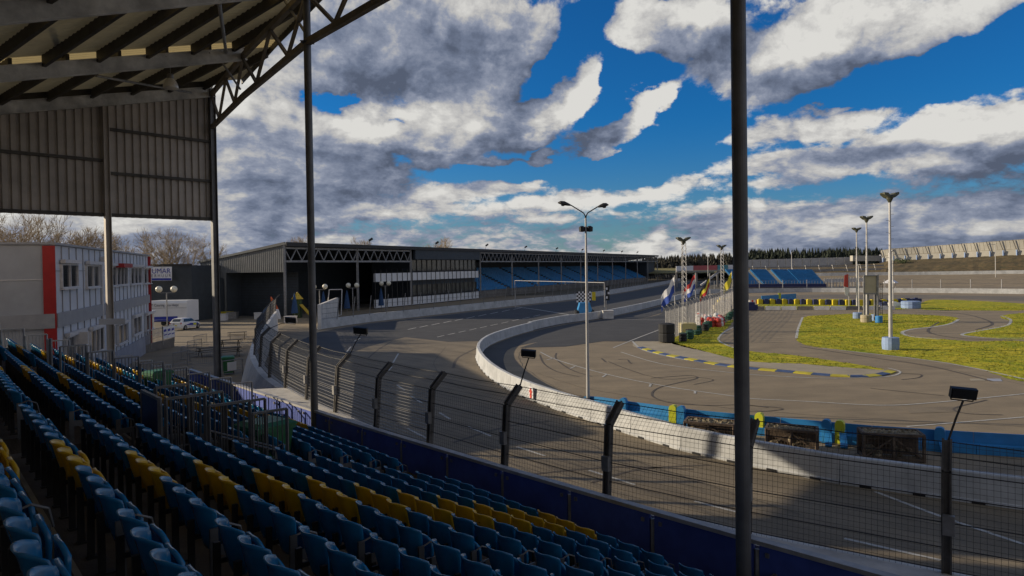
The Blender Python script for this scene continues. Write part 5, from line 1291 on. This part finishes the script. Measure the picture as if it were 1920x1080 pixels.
for i, (x, y) in enumerate([(1352, 582), (1362, 577), (1370, 574), (1358, 571), (1405, 582)]):
    p = gp(x, y); m = MB().box(p+ZU*.5, (2.2, 1.2, .7)); m.box(p+ZU*1.0, (1.4, .9, .5)); m.box(p+ZU*.15, (1.9, 1.4, .3))
    solo('stacked_pallets', m, ('tan', 'navy', 'galv', 'blockyellow', 'navy')[i], ['tan', 'navy', 'grey', 'yellow', 'navy'][i]+' pile of covered pallets '+['beside the lattice mast', 'right of the tan pile', 'right of the navy pile', 'at the far end of the pit fence', 'just right of the round column'][i], 'pallets', 'covered pallets on the infield')
# footbridge with adverts
Yf = 215.0
a, b = dp(1268, 503, Yf), dp(1378, 498, Yf); t = thing('footbridge', 'distant footbridge over the straight faced with coloured advert boards', 'footbridge', (a+b)/2)
def fb(u, v): return dp(1268+110*u, 503-2.5*u+4-8*v, Yf)
for u0, u1, c in ((0, .29, 'banner'), (.295, .70, 'adred'), (.705, .88, 'adteal'), (.885, 1, 'banner')):
    part(t, 'advert_board', MB().prism([fb(u0, -.1), fb(u1, -.1), fb(u1, 1), fb(u0, 1)], (0, .4, 0)), c)
m = MB().bar(fb(0, -.3), fb(1, -.3), 2, .4); part(t, 'deck', m, 'galv')
for u in (.02, .36, .72, .99): p = fb(u, -.3); part(t, 'support', MB().bar(Vector((p.x, p.y+1, 0)), p+Vector((0, 1, 0)), .5, .5), 'galv')
part(t, 'stair', MB().bar(fb(.75, -.3), fb(.42, -3.6), 1.5, .4), 'frame')
# ------------------------------------------------------------ far right: walls, banked turn, embankment, seats, woods
def ribbon(px, z):
    return [gp(x, y, z) for x, y in px]
w1 = smooth([gp(x, y) for x, y in [(1300, 551), (1380, 549.5), (1460, 548.5), (1540, 548), (1640, 548.5), (1740, 549.2), (1840, 550.2), (1940, 551.5)]], 5)
m = MB().loft([[p, p+ZU*1.05, p+Vector((0, .3, 1.05)), p+Vector((0, .4, 0))] for p in w1]); solo('turn_wall', m, 'white', 'lower of the two long white walls round the far turn', 'wall')
f2 = thing('turn_fence', 'thin post and rail fence behind the lower long white wall', 'fence', w1[15]); m = MB()
for a, b in zip(w1, w1[1:]):
    for z in (1.3, 2.1, 2.9): m.tube(a+Vector((0, .8, z)), b+Vector((0, .8, z)), .03, 3, cap=False)
part(f2, 'rail', m, 'galv')
for p in resample(w1, 5.5)[1:90]: part(f2, 'fence_post', MB().bar(p+Vector((0, .8, 0)), p+Vector((0, .8, 3.0)), .11, .11), 'galvlight')
up_px = [(1380, 521), (1460, 519), (1540, 517.5), (1640, 516.5), (1740, 515.5), (1840, 514.2), (1950, 513)]
up = smooth([dp(x, y, Y) for (x, y), Y in zip(up_px, (214, 212, 208, 204, 199, 193, 186))], 5)
m = MB(); lo = [Vector((p.x*w_.x/max(.01, w_.x)*1, p.y, p.z)) for p, w_ in zip(up, up)]
bk1 = smooth([gp(x, y)+Vector((0, 3, .02)) for x, y in [(1380, 549.5), (1460, 548.5), (1540, 548), (1640, 548.5), (1740, 549.2), (1840, 550.2), (1950, 551.5)]], 5)
mid = [a.lerp(b, .5)-ZU*.9 for a, b in zip(bk1, up)]
for A, B_ in ((bk1, mid), (mid, up)):
    for i in range(len(up)-1): m.quad(A[i], A[i+1], B_[i+1], B_[i])
struct('banked_turn', m, 'asphalt')
m = MB().loft([[p-ZU*1.5, p+ZU*.95, p+Vector((0, .4, .95)), p+Vector((0, .5, -1.5))] for p in up]); solo('upper_turn_wall', m, 'white', 'upper of the two long white walls, on top of the banked turn', 'wall')
# embankment up to the panel wall
cr_px = [(1380, 501, 250), (1520, 499, 246), (1640, 494, 240), (1670, 488.5, 232), (1720, 486.5, 228), (1800, 483, 220), (1860, 480.5, 214), (1950, 476.5, 206)]
crest = smooth([dp(x, y, Y) for x, y, Y in cr_px], 5)
foot = smooth([dp(x, y, Y) for x, y, Y in [(1380, 521, 216), (1520, 519, 210), (1640, 517, 206), (1670, 516.5, 204), (1720, 516, 201), (1800, 515, 196), (1860, 514.3, 192), (1950, 513.4, 187)]], 5)
m = MB(); NB_ = 6
rowsE = [[a.lerp(b, k/NB_)+ZU*(.5*math.sin(math.pi*k/NB_)+rnd.uniform(-.12, .12)) for a, b in zip(foot, crest)] for k in range(NB_+1)]
for A, B_ in zip(rowsE, rowsE[1:]):
    for i in range(len(A)-1): m.quad(A[i], A[i+1], B_[i+1], B_[i])
bkE = [p+Vector((20, 60, -12)) for p in crest]
for i in range(len(crest)-1): m.quad(crest[i], crest[i+1], bkE[i+1], bkE[i])
struct('embankment', m, 'bank')
# beige panel wall on the crest
cw = smooth([dp(x, y, Y) for x, y, Y in [(1655, 491, 234), (1670, 488.5, 232), (1720, 486.5, 228), (1800, 483, 220), (1860, 480.5, 214), (1950, 476.5, 206)]], 8)
cwp = resample(cw, 3.35)
pw = thing('panel_wall', 'tall beige panel wall with slanting posts on blue feet above the grass bank', 'wall', cwp[len(cwp)//2])
for i, (a, b) in enumerate(zip(cwp, cwp[1:])):
    h = 3.9+.9*i/len(cwp); d = (b-a).normalized()
    po = [a+d*.0, b, b+Vector((0, .9, h)), a+Vector((0, .9, h))]; part(pw, 'panel', MB().prism(po, (0, .15, 0)), 'panelbeige')
    m = MB().bar(a-Vector((0, .15, 0))+ZU*(h*.38), a+Vector((-.5, .72, h*1.02)), .14, .18); part(pw, 'post', m, 'darksteel')
    part(pw, 'post_foot', MB().box(a+Vector((0, -.35, h*.17)), (.34, .4, h*.38)), 'bluebase')
m = MB()
for i, (a, b) in enumerate(zip(cwp, cwp[1:])):
    h = 3.9+.9*i/len(cwp)
    for u in (.33, .66): c = a.lerp(b, u); m.bar(c+Vector((0, -.03+.9*.45, h*.45)), c+Vector((0, .87, h)), .05, .05)
    m.bar(a+Vector((0, .87, h)), b+Vector((0, .87, h)), .08, .06)
for a, b in zip(cwp, cwp[1:]): m.bar(a+Vector((0, .35, 1.9)), b+Vector((0, .35, 1.9)), .1, .05)
part(pw, 'rail', m, 'tan')
# grey slat fence and white hut left of the panel wall
sfp = [dp(x, y, Y) for x, y, Y in [(1390, 512, 224), (1480, 511, 222), (1560, 509.5, 220), (1668, 507.5, 216)]]; sl_ = resample(smooth(sfp, 8), 1.35)
t = thing('slat_fence', 'grey fence of leaning boards below the white box wall', 'fence', sl_[len(sl_)//2])
for a in sl_[::3][:95]: part(t, 'board', MB().bar(a-ZU*.3, a+Vector((-.5, .3, 2.2)), .28, .08), 'whiteold')
m = MB()
for a, b in zip(sl_, sl_[1:]): m.bar(a+ZU*.4, b+ZU*.4, .05, .9); m.bar(a+Vector((-.35, .2, 1.7)), b+Vector((-.35, .2, 1.7)), .05, .35)
part(t, 'rail', m, 'galv')
bx0 = [dp(x, y, 245) for x, y in [(1380, 500), (1600, 494)]]
t = thing('grey_wall', 'long grey panel wall in front of the dark conifers', 'wall', bx0[1])
nn = 14
for k in range(nn):
    a, b = bx0[0].lerp(bx0[1], k/nn), bx0[0].lerp(bx0[1], (k+1)/nn-.006); part(t, 'panel', MB().prism([a-ZU*.5, b-ZU*.5, b+ZU*2.3, a+ZU*2.3], (0, .3, 0)), 'galvlight')
a, b = dp(1599, 489.5, 240), dp(1651, 489.5, 240)
t = thing('white_box_wall', 'pale box shaped wall at the left end of the beige panel wall', 'wall', a.lerp(b, .5)); part(t, 'box', MB().prism([a, b, b+ZU*1.9, a+ZU*1.9], (0, 2, 0)), 'panelbeige'); part(t, 'end', MB().prism([b+Vector((.1, 0, -.6)), b+Vector((1.0, 0, -.6)), b+Vector((1.0, 0, 2.2)), b+Vector((.1, 0, 2.2))], (0, 1, 0)), 'plinth')
# shrub on the bank
sp_ = dp(1693, 494, 222); t = thing('bank_shrub', 'green shrub on the grass bank under the beige panel wall', 'shrub', sp_-ZU*1.2)
m = MB(); rr = random.Random(3)
for k in range(420):
    d = Vector((rr.gauss(0, 1.5), rr.gauss(0, .8), rr.uniform(-1.2, 1.6)*rr.random()**.4)); c = sp_+d; a = Vector((rr.uniform(-1, 1), rr.uniform(-1, 1), rr.uniform(-1, 1)))*.3; b = Vector((rr.uniform(-1, 1), rr.uniform(-1, 1), rr.uniform(-1, 1)))*.3
    m.add([c+a, c+b, c-a], [(0, 1, 2)])
part(t, 'foliage', m, 'shrub'); part(t, 'stem', MB().tube(sp_-ZU*1.6, sp_, .12, 6), 'bark')
# far blue stand
Ya, Yb_ = 171.0, 186.0
t = thing('blue_terrace', 'open terrace of blue seats with tan stairways beyond the infield', 'grandstand', dp(1470, 535, Ya))
def bt(x, v): # v 0 front .. 1 back ; x in px along the front
    p = dp(x, 536.5, Ya); q = dp(x-26+ (0), 508.5, Yb_); return p.lerp(q, v)
m = MB(); m.quad(bt(1385, 0), bt(1548, 0), bt(1548, 1), bt(1385, 1)); a = [bt(1385, 0), bt(1548, 0)]; m.quad(Vector((a[0].x, a[0].y, 0)), Vector((a[1].x, a[1].y, 0)), a[1], a[0]); a = [bt(1548, 0), bt(1548, 1)]; m.add([Vector((a[0].x, a[0].y, 0)), Vector((a[1].x, a[1].y, 0)), a[1], a[0]], [(0, 1, 2, 3)]); part(t, 'deck', m, 'concrete')
m = MB()
for r_ in range(14):
    for k in range(150):
        x = 1386+k*1.08
        if (1424 < x < 1432) or (1462 < x < 1471) or (1500 < x < 1502): continue
        c = bt(x, (r_+.5)/14); m.box(c+ZU*.38, (.115, .3, .55))
part(t, 'seat_rows', m, 'boardblue', 'rows of small blue seats').__setitem__('kind', 'stuff')
for x0, x1 in ((1424, 1432), (1462, 1471)):
    m = MB().quad(bt(x0, 0)+ZU*.25, bt(x1, 0)+ZU*.25, bt(x1, 1)+ZU*.25, bt(x0, 1)+ZU*.25); part(t, 'stairway', m, 'tan')
part(t, 'front_wall', MB().bar(bt(1385, 0)-Vector((0, .4, -.1)), bt(1548, 0)-Vector((0, .4, -.1)), .3, .9), 'navy')
m = MB()
for k in range(30): p = bt(1386+k*5.4, 0)-Vector((0, .5, 0)); m.bar(p, p+ZU*1.3, .08, .08)
part(t, 'front_rail', m, 'galv')
a, b = dp(1546, 531, 176), dp(1618, 529, 176); t = thing('white_railing', 'row of white railings right of the far blue seats', 'railing', a); m = MB()
m.bar(a+ZU*.6, b+ZU*.6, .1, .9); part(t, 'panel', m, 'whiteold')
for k in range(14): p = a.lerp(b, k/13); part(t, 'post', MB().bar(p-ZU*1, p+ZU*1.3, .14, .14), 'galvlight')
p = dp(1670, 534, 168); t = thing('white_tent', 'small white canopy tent behind the lower long white wall', 'tent', p-ZU*1.5)
part(t, 'roof', MB().lathe(p+ZU*.4, [(1.9, 0), (1.9, .15), (.2, 1.1), (.02, 1.15)], 4), 'banner')
for sx in (-1, 1): part(t, 'pole', MB().bar(p+Vector((sx*1.2, 0, -1.6)), p+Vector((sx*1.2, 0, .5)), .08, .08), 'galvlight')
# woods: dark conifers at the right, bare brown trees behind the straight
def cone_trees(name, spots, label, m_):
    m = MB(); rr = random.Random(9)
    for (x, Y, ytop) in spots:
        b = dp(x, 505, Y); b.z = 0; e = dp(x, ytop, Y); h = e.z; r_ = rr.uniform(1.8, 3.2)
        n = 9
        for k in range(n):
            z0 = h*(.25+.75*k/n); w = r_*(1-k/n)+.15
            for j in range(9):
                a = rr.uniform(0, 6.28); d = Vector((math.cos(a), math.sin(a), 0)); s = Vector((-d.y, d.x, 0))*w*.45
                m.add([Vector((b.x, b.y, z0+h*.14)), Vector((b.x, b.y, z0))+d*w*rr.uniform(.7, 1.2)+s-ZU*.3, Vector((b.x, b.y, z0))+d*w*rr.uniform(.6, 1)-s-ZU*.4], [(0, 1, 2)])
        m.tube(b, b+ZU*h*.5, .25, 5, .12)
    struct(name, m, m_, label, 'stuff')
rr = random.Random(21); spots = []
for k in range(290): x = 1385+270*rr.random(); spots.append((x, 300+rr.uniform(0, 40), 471.5-(x-1385)*.012+rr.uniform(-4.5, 4)))
for k in range(110): x = 1655+270*rr.random(); spots.append((x, 330+rr.uniform(0, 40), 474-(x-1655)*.03+rr.uniform(-4, 3)))
cone_trees('conifer_wood', spots, 'dark line of conifers on the horizon', 'conifer')
spots = []
for k in range(260): x = 1205+190*rr.random(); spots.append((x, 330+rr.uniform(0, 60), 484-(x-1205)*.035+rr.uniform(-4, 5)))
cone_trees('far_wood', spots, 'brown green wood behind the end of the main straight', 'woods')
struct('far_field', MB().add([dp(1150, 514, 300), dp(1420, 510, 300), dp(1420, 501, 325), dp(1150, 504, 325)], [(0, 1, 2, 3)]), 'field')
TL2 = ['faint bare tree rising behind the near end of the far canopy', 'faint bare tree behind the middle of the far canopy', 'faint bare tree behind the far canopy, just left of the lounge']
for i, (x, Y, h) in enumerate([(560, 150, 15.5), (680, 170, 15.5), (830, 200, 16.5)]): tree(x, Y, h, 40+i, TL2[i], 'bare trees behind the far canopy')
# ------------------------------------------------------------ sky, clouds and sun
SUN_EL, SUN_AZ = R(17.5), R(-77)          # azimuth measured from +Y towards +X
w = bpy.data.worlds.new('World'); sc.world = w; w.use_nodes = True
w.cycles.sampling_method = 'MANUAL'; w.cycles.sample_map_resolution = 256
t = w.node_tree; N, L = t.nodes, t.links; N.clear()
def cloud_group():
    g = bpy.data.node_groups.new('cloud_density', 'ShaderNodeTree')
    g.interface.new_socket('U', in_out='INPUT', socket_type='NodeSocketFloat'); g.interface.new_socket('V', in_out='INPUT', socket_type='NodeSocketFloat')
    g.interface.new_socket('D', in_out='OUTPUT', socket_type='NodeSocketFloat'); g.interface.new_socket('N', in_out='OUTPUT', socket_type='NodeSocketFloat')
    n, l = g.nodes, g.links; gi = n.new('NodeGroupInput'); go = n.new('NodeGroupOutput')
    def mth(op, a, b=None, c=None):
        k = n.new('ShaderNodeMath'); k.operation = op
        for i, v in enumerate((a, b, c)):
            if v is None: continue
            if isinstance(v, (int, float)): k.inputs[i].default_value = v
            else: l.new(v, k.inputs[i])
        return k.outputs[0]
    U, V = gi.outputs[0], gi.outputs[1]
    # domain for the noise: finer towards the horizon
    lv = mth('MULTIPLY', mth('LOGARITHM', mth('ADD', mth('MAXIMUM', V, 0.0), .20), math.e), .6)
    cb = n.new('ShaderNodeCombineXYZ'); l.new(mth('MULTIPLY', U, 1.0), cb.inputs[0]); l.new(lv, cb.inputs[1])
    def noise(scale, det, rough, seed, dist=0, vs=(1, 1, 1)):
        mp = n.new('ShaderNodeMapping'); mp.inputs['Location'].default_value = (seed, seed*1.7, seed*.3); mp.inputs['Scale'].default_value = vs; mp.inputs['Rotation'].default_value = (0, 0, .35)
        l.new(cb.outputs[0], mp.inputs[0]); k = n.new('ShaderNodeTexNoise'); k.inputs['Scale'].default_value = scale; k.inputs['Detail'].default_value = det; k.inputs['Roughness'].default_value = rough; k.inputs['Distortion'].default_value = dist
        l.new(mp.outputs[0], k.inputs['Vector']); return k.outputs['Fac']
    f1 = noise(3.6, 11, .56, 3.1, .3); f2 = noise(11, 9, .6, 8.3, .15); f3 = noise(7, 8, .6, 1.3, .5, (.5, 1.5, 1)); f4 = noise(27, 7, .6, 5.2, .2)
    bil = lambda x: mth('SUBTRACT', mth('MULTIPLY', mth('ABSOLUTE', mth('SUBTRACT', x, .5)), 2.0), .18)
    tot = mth('MULTIPLY', mth('SUBTRACT', f1, .5), 1.15)
    tot = mth('MULTIPLY_ADD', bil(f2), 1.0, tot); tot = mth('ADD', tot, mth('MULTIPLY', mth('SUBTRACT', f3, .5), .7)); nz = tot
    tot = mth('MULTIPLY_ADD', bil(f4), .5, tot)
    tot = mth('MULTIPLY_ADD', mth('MINIMUM', mth('MAXIMUM', mth('SUBTRACT', mth('ABSOLUTE', U), .75), 0.0), .6), 1.3, tot)  # extra cloud at the sides and overhead, out of view, added for neutral ambient light
    tot = mth('MULTIPLY_ADD', mth('MINIMUM', mth('MAXIMUM', mth('SUBTRACT', V, .5), 0.0), .5), 1.2, tot)
    wn = n.new('ShaderNodeTexNoise'); wn.inputs['Scale'].default_value = 6.5; wn.inputs['Detail'].default_value = 6; wn.inputs['Roughness'].default_value = .55; l.new(cb.outputs[0], wn.inputs['Vector'])
    ws = n.new('ShaderNodeSeparateColor'); l.new(wn.outputs['Color'], ws.inputs[0])
    UW = mth('MULTIPLY_ADD', mth('SUBTRACT', ws.outputs[0], .5), .17, U); VW = mth('MULTIPLY_ADD', mth('SUBTRACT', ws.outputs[1], .5), mth('MULTIPLY_ADD', mth('MINIMUM', V, .3), .45, .015), V)
    for (px_, py_, rx, ry, rot, wt) in BLOBS:
        d = ray(px_, py_).normalized(); u0, v0 = math.atan2(d.x, d.y), math.asin(d.z)
        du, dv = mth('SUBTRACT', UW, u0), mth('SUBTRACT', VW, v0); c, s = math.cos(R(rot)), math.sin(R(rot))
        a = mth('MULTIPLY', mth('ADD', mth('MULTIPLY', du, c), mth('MULTIPLY', dv, s)), 1300/rx)
        b = mth('MULTIPLY', mth('SUBTRACT', mth('MULTIPLY', dv, c), mth('MULTIPLY', du, s)), 1300/ry)
        q = mth('ADD', mth('MULTIPLY', a, a), mth('MULTIPLY', b, b)); q = mth('MULTIPLY', q, mth('ADD', mth('MULTIPLY', q, .6), .4))
        tot = mth('MULTIPLY_ADD', mth('EXPONENT', mth('MULTIPLY', q, -1.0)), wt, tot)
    # overall cloud bank towards the horizon
    hb = mth('EXPONENT', mth('MULTIPLY', mth('MAXIMUM', V, 0.0), -6.5)); tot = mth('MULTIPLY_ADD', hb, 1.12, tot)
    l.new(mth('ADD', tot, -.2), go.inputs[0]); l.new(nz, go.inputs[1]); return g
BLOBS = [  # px x, px y, radius x, radius y, turn, weight
 (700, 60, 230, 100, 0, 1.15), (860, 60, 180, 80, 14, 1.0), (1000, 50, 110, 50, 30, .7), (560, 120, 120, 60, 0, .8), (880, 140, 120, 40, 20, .7),
 (480, 280, 170, 100, 0, 1.0), (640, 250, 140, 70, 0, .85), (690, 215, 70, 30, 0, .5), (600, 350, 240, 60, 0, .5),
 (860, 235, 110, 60, 24, 1.25), (930, 190, 60, 40, 40, .7), (960, 250, 60, 40, 0, .6), (1070, 170, 120, 34, 47, 1.35), (1020, 225, 60, 34, 30, .8), (1015, 257, 70, 14, 12, .8), (1185, 208, 92, 24, 30, 1.15), (1250, 178, 34, 20, 40, .8),
 (1035, 288, 40, 12, 28, 1.0), (1138, 268, 22, 8, 0, .95), (935, 306, 70, 6, 0, .55),
 (1230, 40, 120, 52, 0, 1.2), (1340, 85, 90, 60, 0, 1.1), (1330, 10, 150, 40, 0, .7),
 (1470, 110, 130, 66, 20, 1.25), (1590, 65, 170, 62, 22, 1.15), (1720, 45, 120, 42, 20, .9), (1850, 12, 130, 26, 12, .9),
 (1500, 236, 130, 22, 10, 1.0), (1610, 222, 70, 16, 8, .5), (1700, 262, 190, 26, 6, 1.1), (1880, 240, 120, 34, 10, 1.0), (1850, 290, 140, 20, 8, .6), (1420, 300, 120, 22, 0, .5), (1600, 312, 260, 14, 6, .6),
 (120, 430, 330, 60, 0, .7), (330, 400, 260, 40, 0, .5), (1720, 425, 330, 44, 0, .9), (700, 395, 120, 16, 4, .5), (850, 360, 90, 14, 8, .5), (960, 345, 70, 12, 10, .45), (1080, 375, 160, 16, 4, .5), (1290, 345, 100, 12, 12, .4), (1010, 318, 50, 7, 10, .4), (1560, 200, 40, 6, 8, .5), (1830, 190, 90, 10, 10, .45), (1125, 60, 60, 50, 30, -.7), (613, 183, 44, 15, 0, -1.2), (760, 300, 60, 10, 6, -.5), (560, 215, 40, 10, 0, -.5), (755, 226, 26, 8, 0, -.7), (1110, 120, 60, 50, 40, -.35), (1250, 140, 60, 30, 0, -.3), (1000, 130, 60, 22, 30, -.4), (930, 322, 150, 14, 0, -.5), (1230, 305, 170, 16, 4, -.55), (1290, 240, 60, 50, 0, -.4), (1650, 160, 200, 30, 18, -.4),
]
DARK = [(690, 40, 190, 70, .14), (890, 60, 150, 60, .24), (730, 152, 100, 26, .3), (470, 300, 150, 60, .1), (960, 268, 60, 30, .14), (1250, 50, 90, 40, .14), (1420, 60, 60, 60, .1), (1740, 286, 240, 14, .3), (1740, 425, 330, 46, .38), (620, 385, 120, 16, .16), (1480, 345, 120, 12, .16),
 (860, 205, 110, 40, -.24), (1085, 150, 90, 50, -.22), (1190, 200, 80, 26, -.25), (540, 195, 110, 24, -.18), (690, 215, 70, 24, -.2), (765, 85, 40, 50, -.12), (1480, 90, 110, 70, -.16), (1640, 60, 90, 40, -.14), (1540, 225, 130, 18, -.22), (1760, 250, 220, 12, -.18), (900, 385, 420, 30, -.2), (1600, 345, 260, 26, -.14)]
G_ = cloud_group()
def mth(op, a, b=None, c=None, cl=False):
    k = N.new('ShaderNodeMath'); k.operation = op; k.use_clamp = cl
    for i, v in enumerate((a, b, c)):
        if v is None: continue
        if isinstance(v, (int, float)): k.inputs[i].default_value = v
        else: L.new(v, k.inputs[i])
    return k.outputs[0]
tc = N.new('ShaderNodeTexCoord'); sp = N.new('ShaderNodeSeparateXYZ'); L.new(tc.outputs['Generated'], sp.inputs[0])
U = mth('ARCTAN2', sp.outputs[0], sp.outputs[1]); V = mth('ARCSINE', sp.outputs[2])
def dens(du, dv):
    k = N.new('ShaderNodeGroup'); k.node_tree = G_; L.new(mth('ADD', U, du), k.inputs[0]); L.new(mth('ADD', V, dv), k.inputs[1]); return k.outputs
(D0, N0), (D1, N1), (D2, N2) = dens(0, 0), dens(-.014, .016), dens(-.05, .04)
def sstep(x, a, b):
    k = N.new('ShaderNodeMapRange'); k.interpolation_type = 'SMOOTHSTEP'; k.inputs['From Min'].default_value = a; k.inputs['From Max'].default_value = b; L.new(x, k.inputs['Value']); return k.outputs['Result']
cover = sstep(D0, .26, .62)
lit = mth('ADD', mth('MULTIPLY', mth('SUBTRACT', N0, N1), .85), mth('MULTIPLY', mth('SUBTRACT', D0, D2), .40))
lit = mth('ADD', lit, .49)
for (x_, y_, rx, ry, wt) in DARK:
    d_ = ray(x_, y_).normalized(); du = mth('MULTIPLY', mth('SUBTRACT', U, math.atan2(d_.x, d_.y)), 1300/rx); dv = mth('MULTIPLY', mth('SUBTRACT', V, math.asin(d_.z)), 1300/ry)
    lit = mth('MULTIPLY_ADD', mth('EXPONENT', mth('MULTIPLY', mth('ADD', mth('MULTIPLY', du, du), mth('MULTIPLY', dv, dv)), -1.0)), -wt, lit)
lit = mth('SUBTRACT', lit, mth('MULTIPLY', sstep(D0, .9, 2.0), .22))
lit = mth('ADD', lit, mth('MULTIPLY', mth('EXPONENT', mth('MULTIPLY', mth('MAXIMUM', V, 0), -14.0)), .2), None, True)
cr = N.new('ShaderNodeValToRGB'); L.new(lit, cr.inputs['Fac']); e = cr.color_ramp.elements
e[0].position = 0; e[0].color = (.085, .105, .155, 1); e[1].position = 1; e[1].color = (.66, .65, .62, 1)
for p, c in ((.25, (.145, .175, .25, 1)), (.5, (.25, .28, .36, 1)), (.72, (.46, .455, .45, 1))): k = e.new(p); k.color = c
sky = N.new('ShaderNodeTexSky'); sky.sky_type = 'NISHITA'; sky.sun_disc = False; sky.sun_elevation = SUN_EL; sky.sun_rotation = SUN_AZ; sky.air_density = 1.0; sky.dust_density = .3; sky.ozone_density = 2.0
tint = N.new('ShaderNodeMix'); tint.data_type = 'RGBA'; tint.blend_type = 'MULTIPLY'; tint.inputs['Factor'].default_value = 1; tint.inputs[7].default_value = (.07, .47, .93, 1)
L.new(sky.outputs[0], tint.inputs[6])
tm = N.new('ShaderNodeMix'); tm.data_type = 'RGBA'; L.new(sstep(V, 0.0, .22), tm.inputs['Factor']); tm.inputs[6].default_value = (.3, .52, .78, 1); tm.inputs[7].default_value = (.07, .47, .93, 1); L.new(tm.outputs[2], tint.inputs[7])
b1 = N.new('ShaderNodeBackground'); b1.inputs['Strength'].default_value = .10; L.new(tint.outputs[2], b1.inputs['Color'])
b2 = N.new('ShaderNodeBackground'); b2.inputs['Strength'].default_value = 1.0; L.new(cr.outputs[0], b2.inputs['Color'])
mx = N.new('ShaderNodeMixShader'); L.new(cover, mx.inputs[0]); L.new(b1.outputs[0], mx.inputs[1]); L.new(b2.outputs[0], mx.inputs[2])
out = N.new('ShaderNodeOutputWorld'); L.new(mx.outputs[0], out.inputs['Surface'])
ld = bpy.data.lights.new('sun', 'SUN'); ld.energy = 4.8; ld.angle = R(.5); ld.color = (1, .86, .65); lo = bpy.data.objects.new('sun', ld); COL.objects.link(lo)
sd = Vector((math.sin(SUN_AZ)*math.cos(SUN_EL), math.cos(SUN_AZ)*math.cos(SUN_EL), math.sin(SUN_EL)))
lo.rotation_euler = (-sd).to_track_quat('-Z', 'Y').to_euler(); lo.location = (-30, 0, 40)
vs = sc.view_settings; vs.view_transform = 'Standard'; vs.look = 'None'; vs.gamma = 1; vs.exposure = .1; vs.use_curve_mapping = False
sc.render.film_transparent = False
sc.cycles.max_bounces = 6; sc.cycles.diffuse_bounces = 3
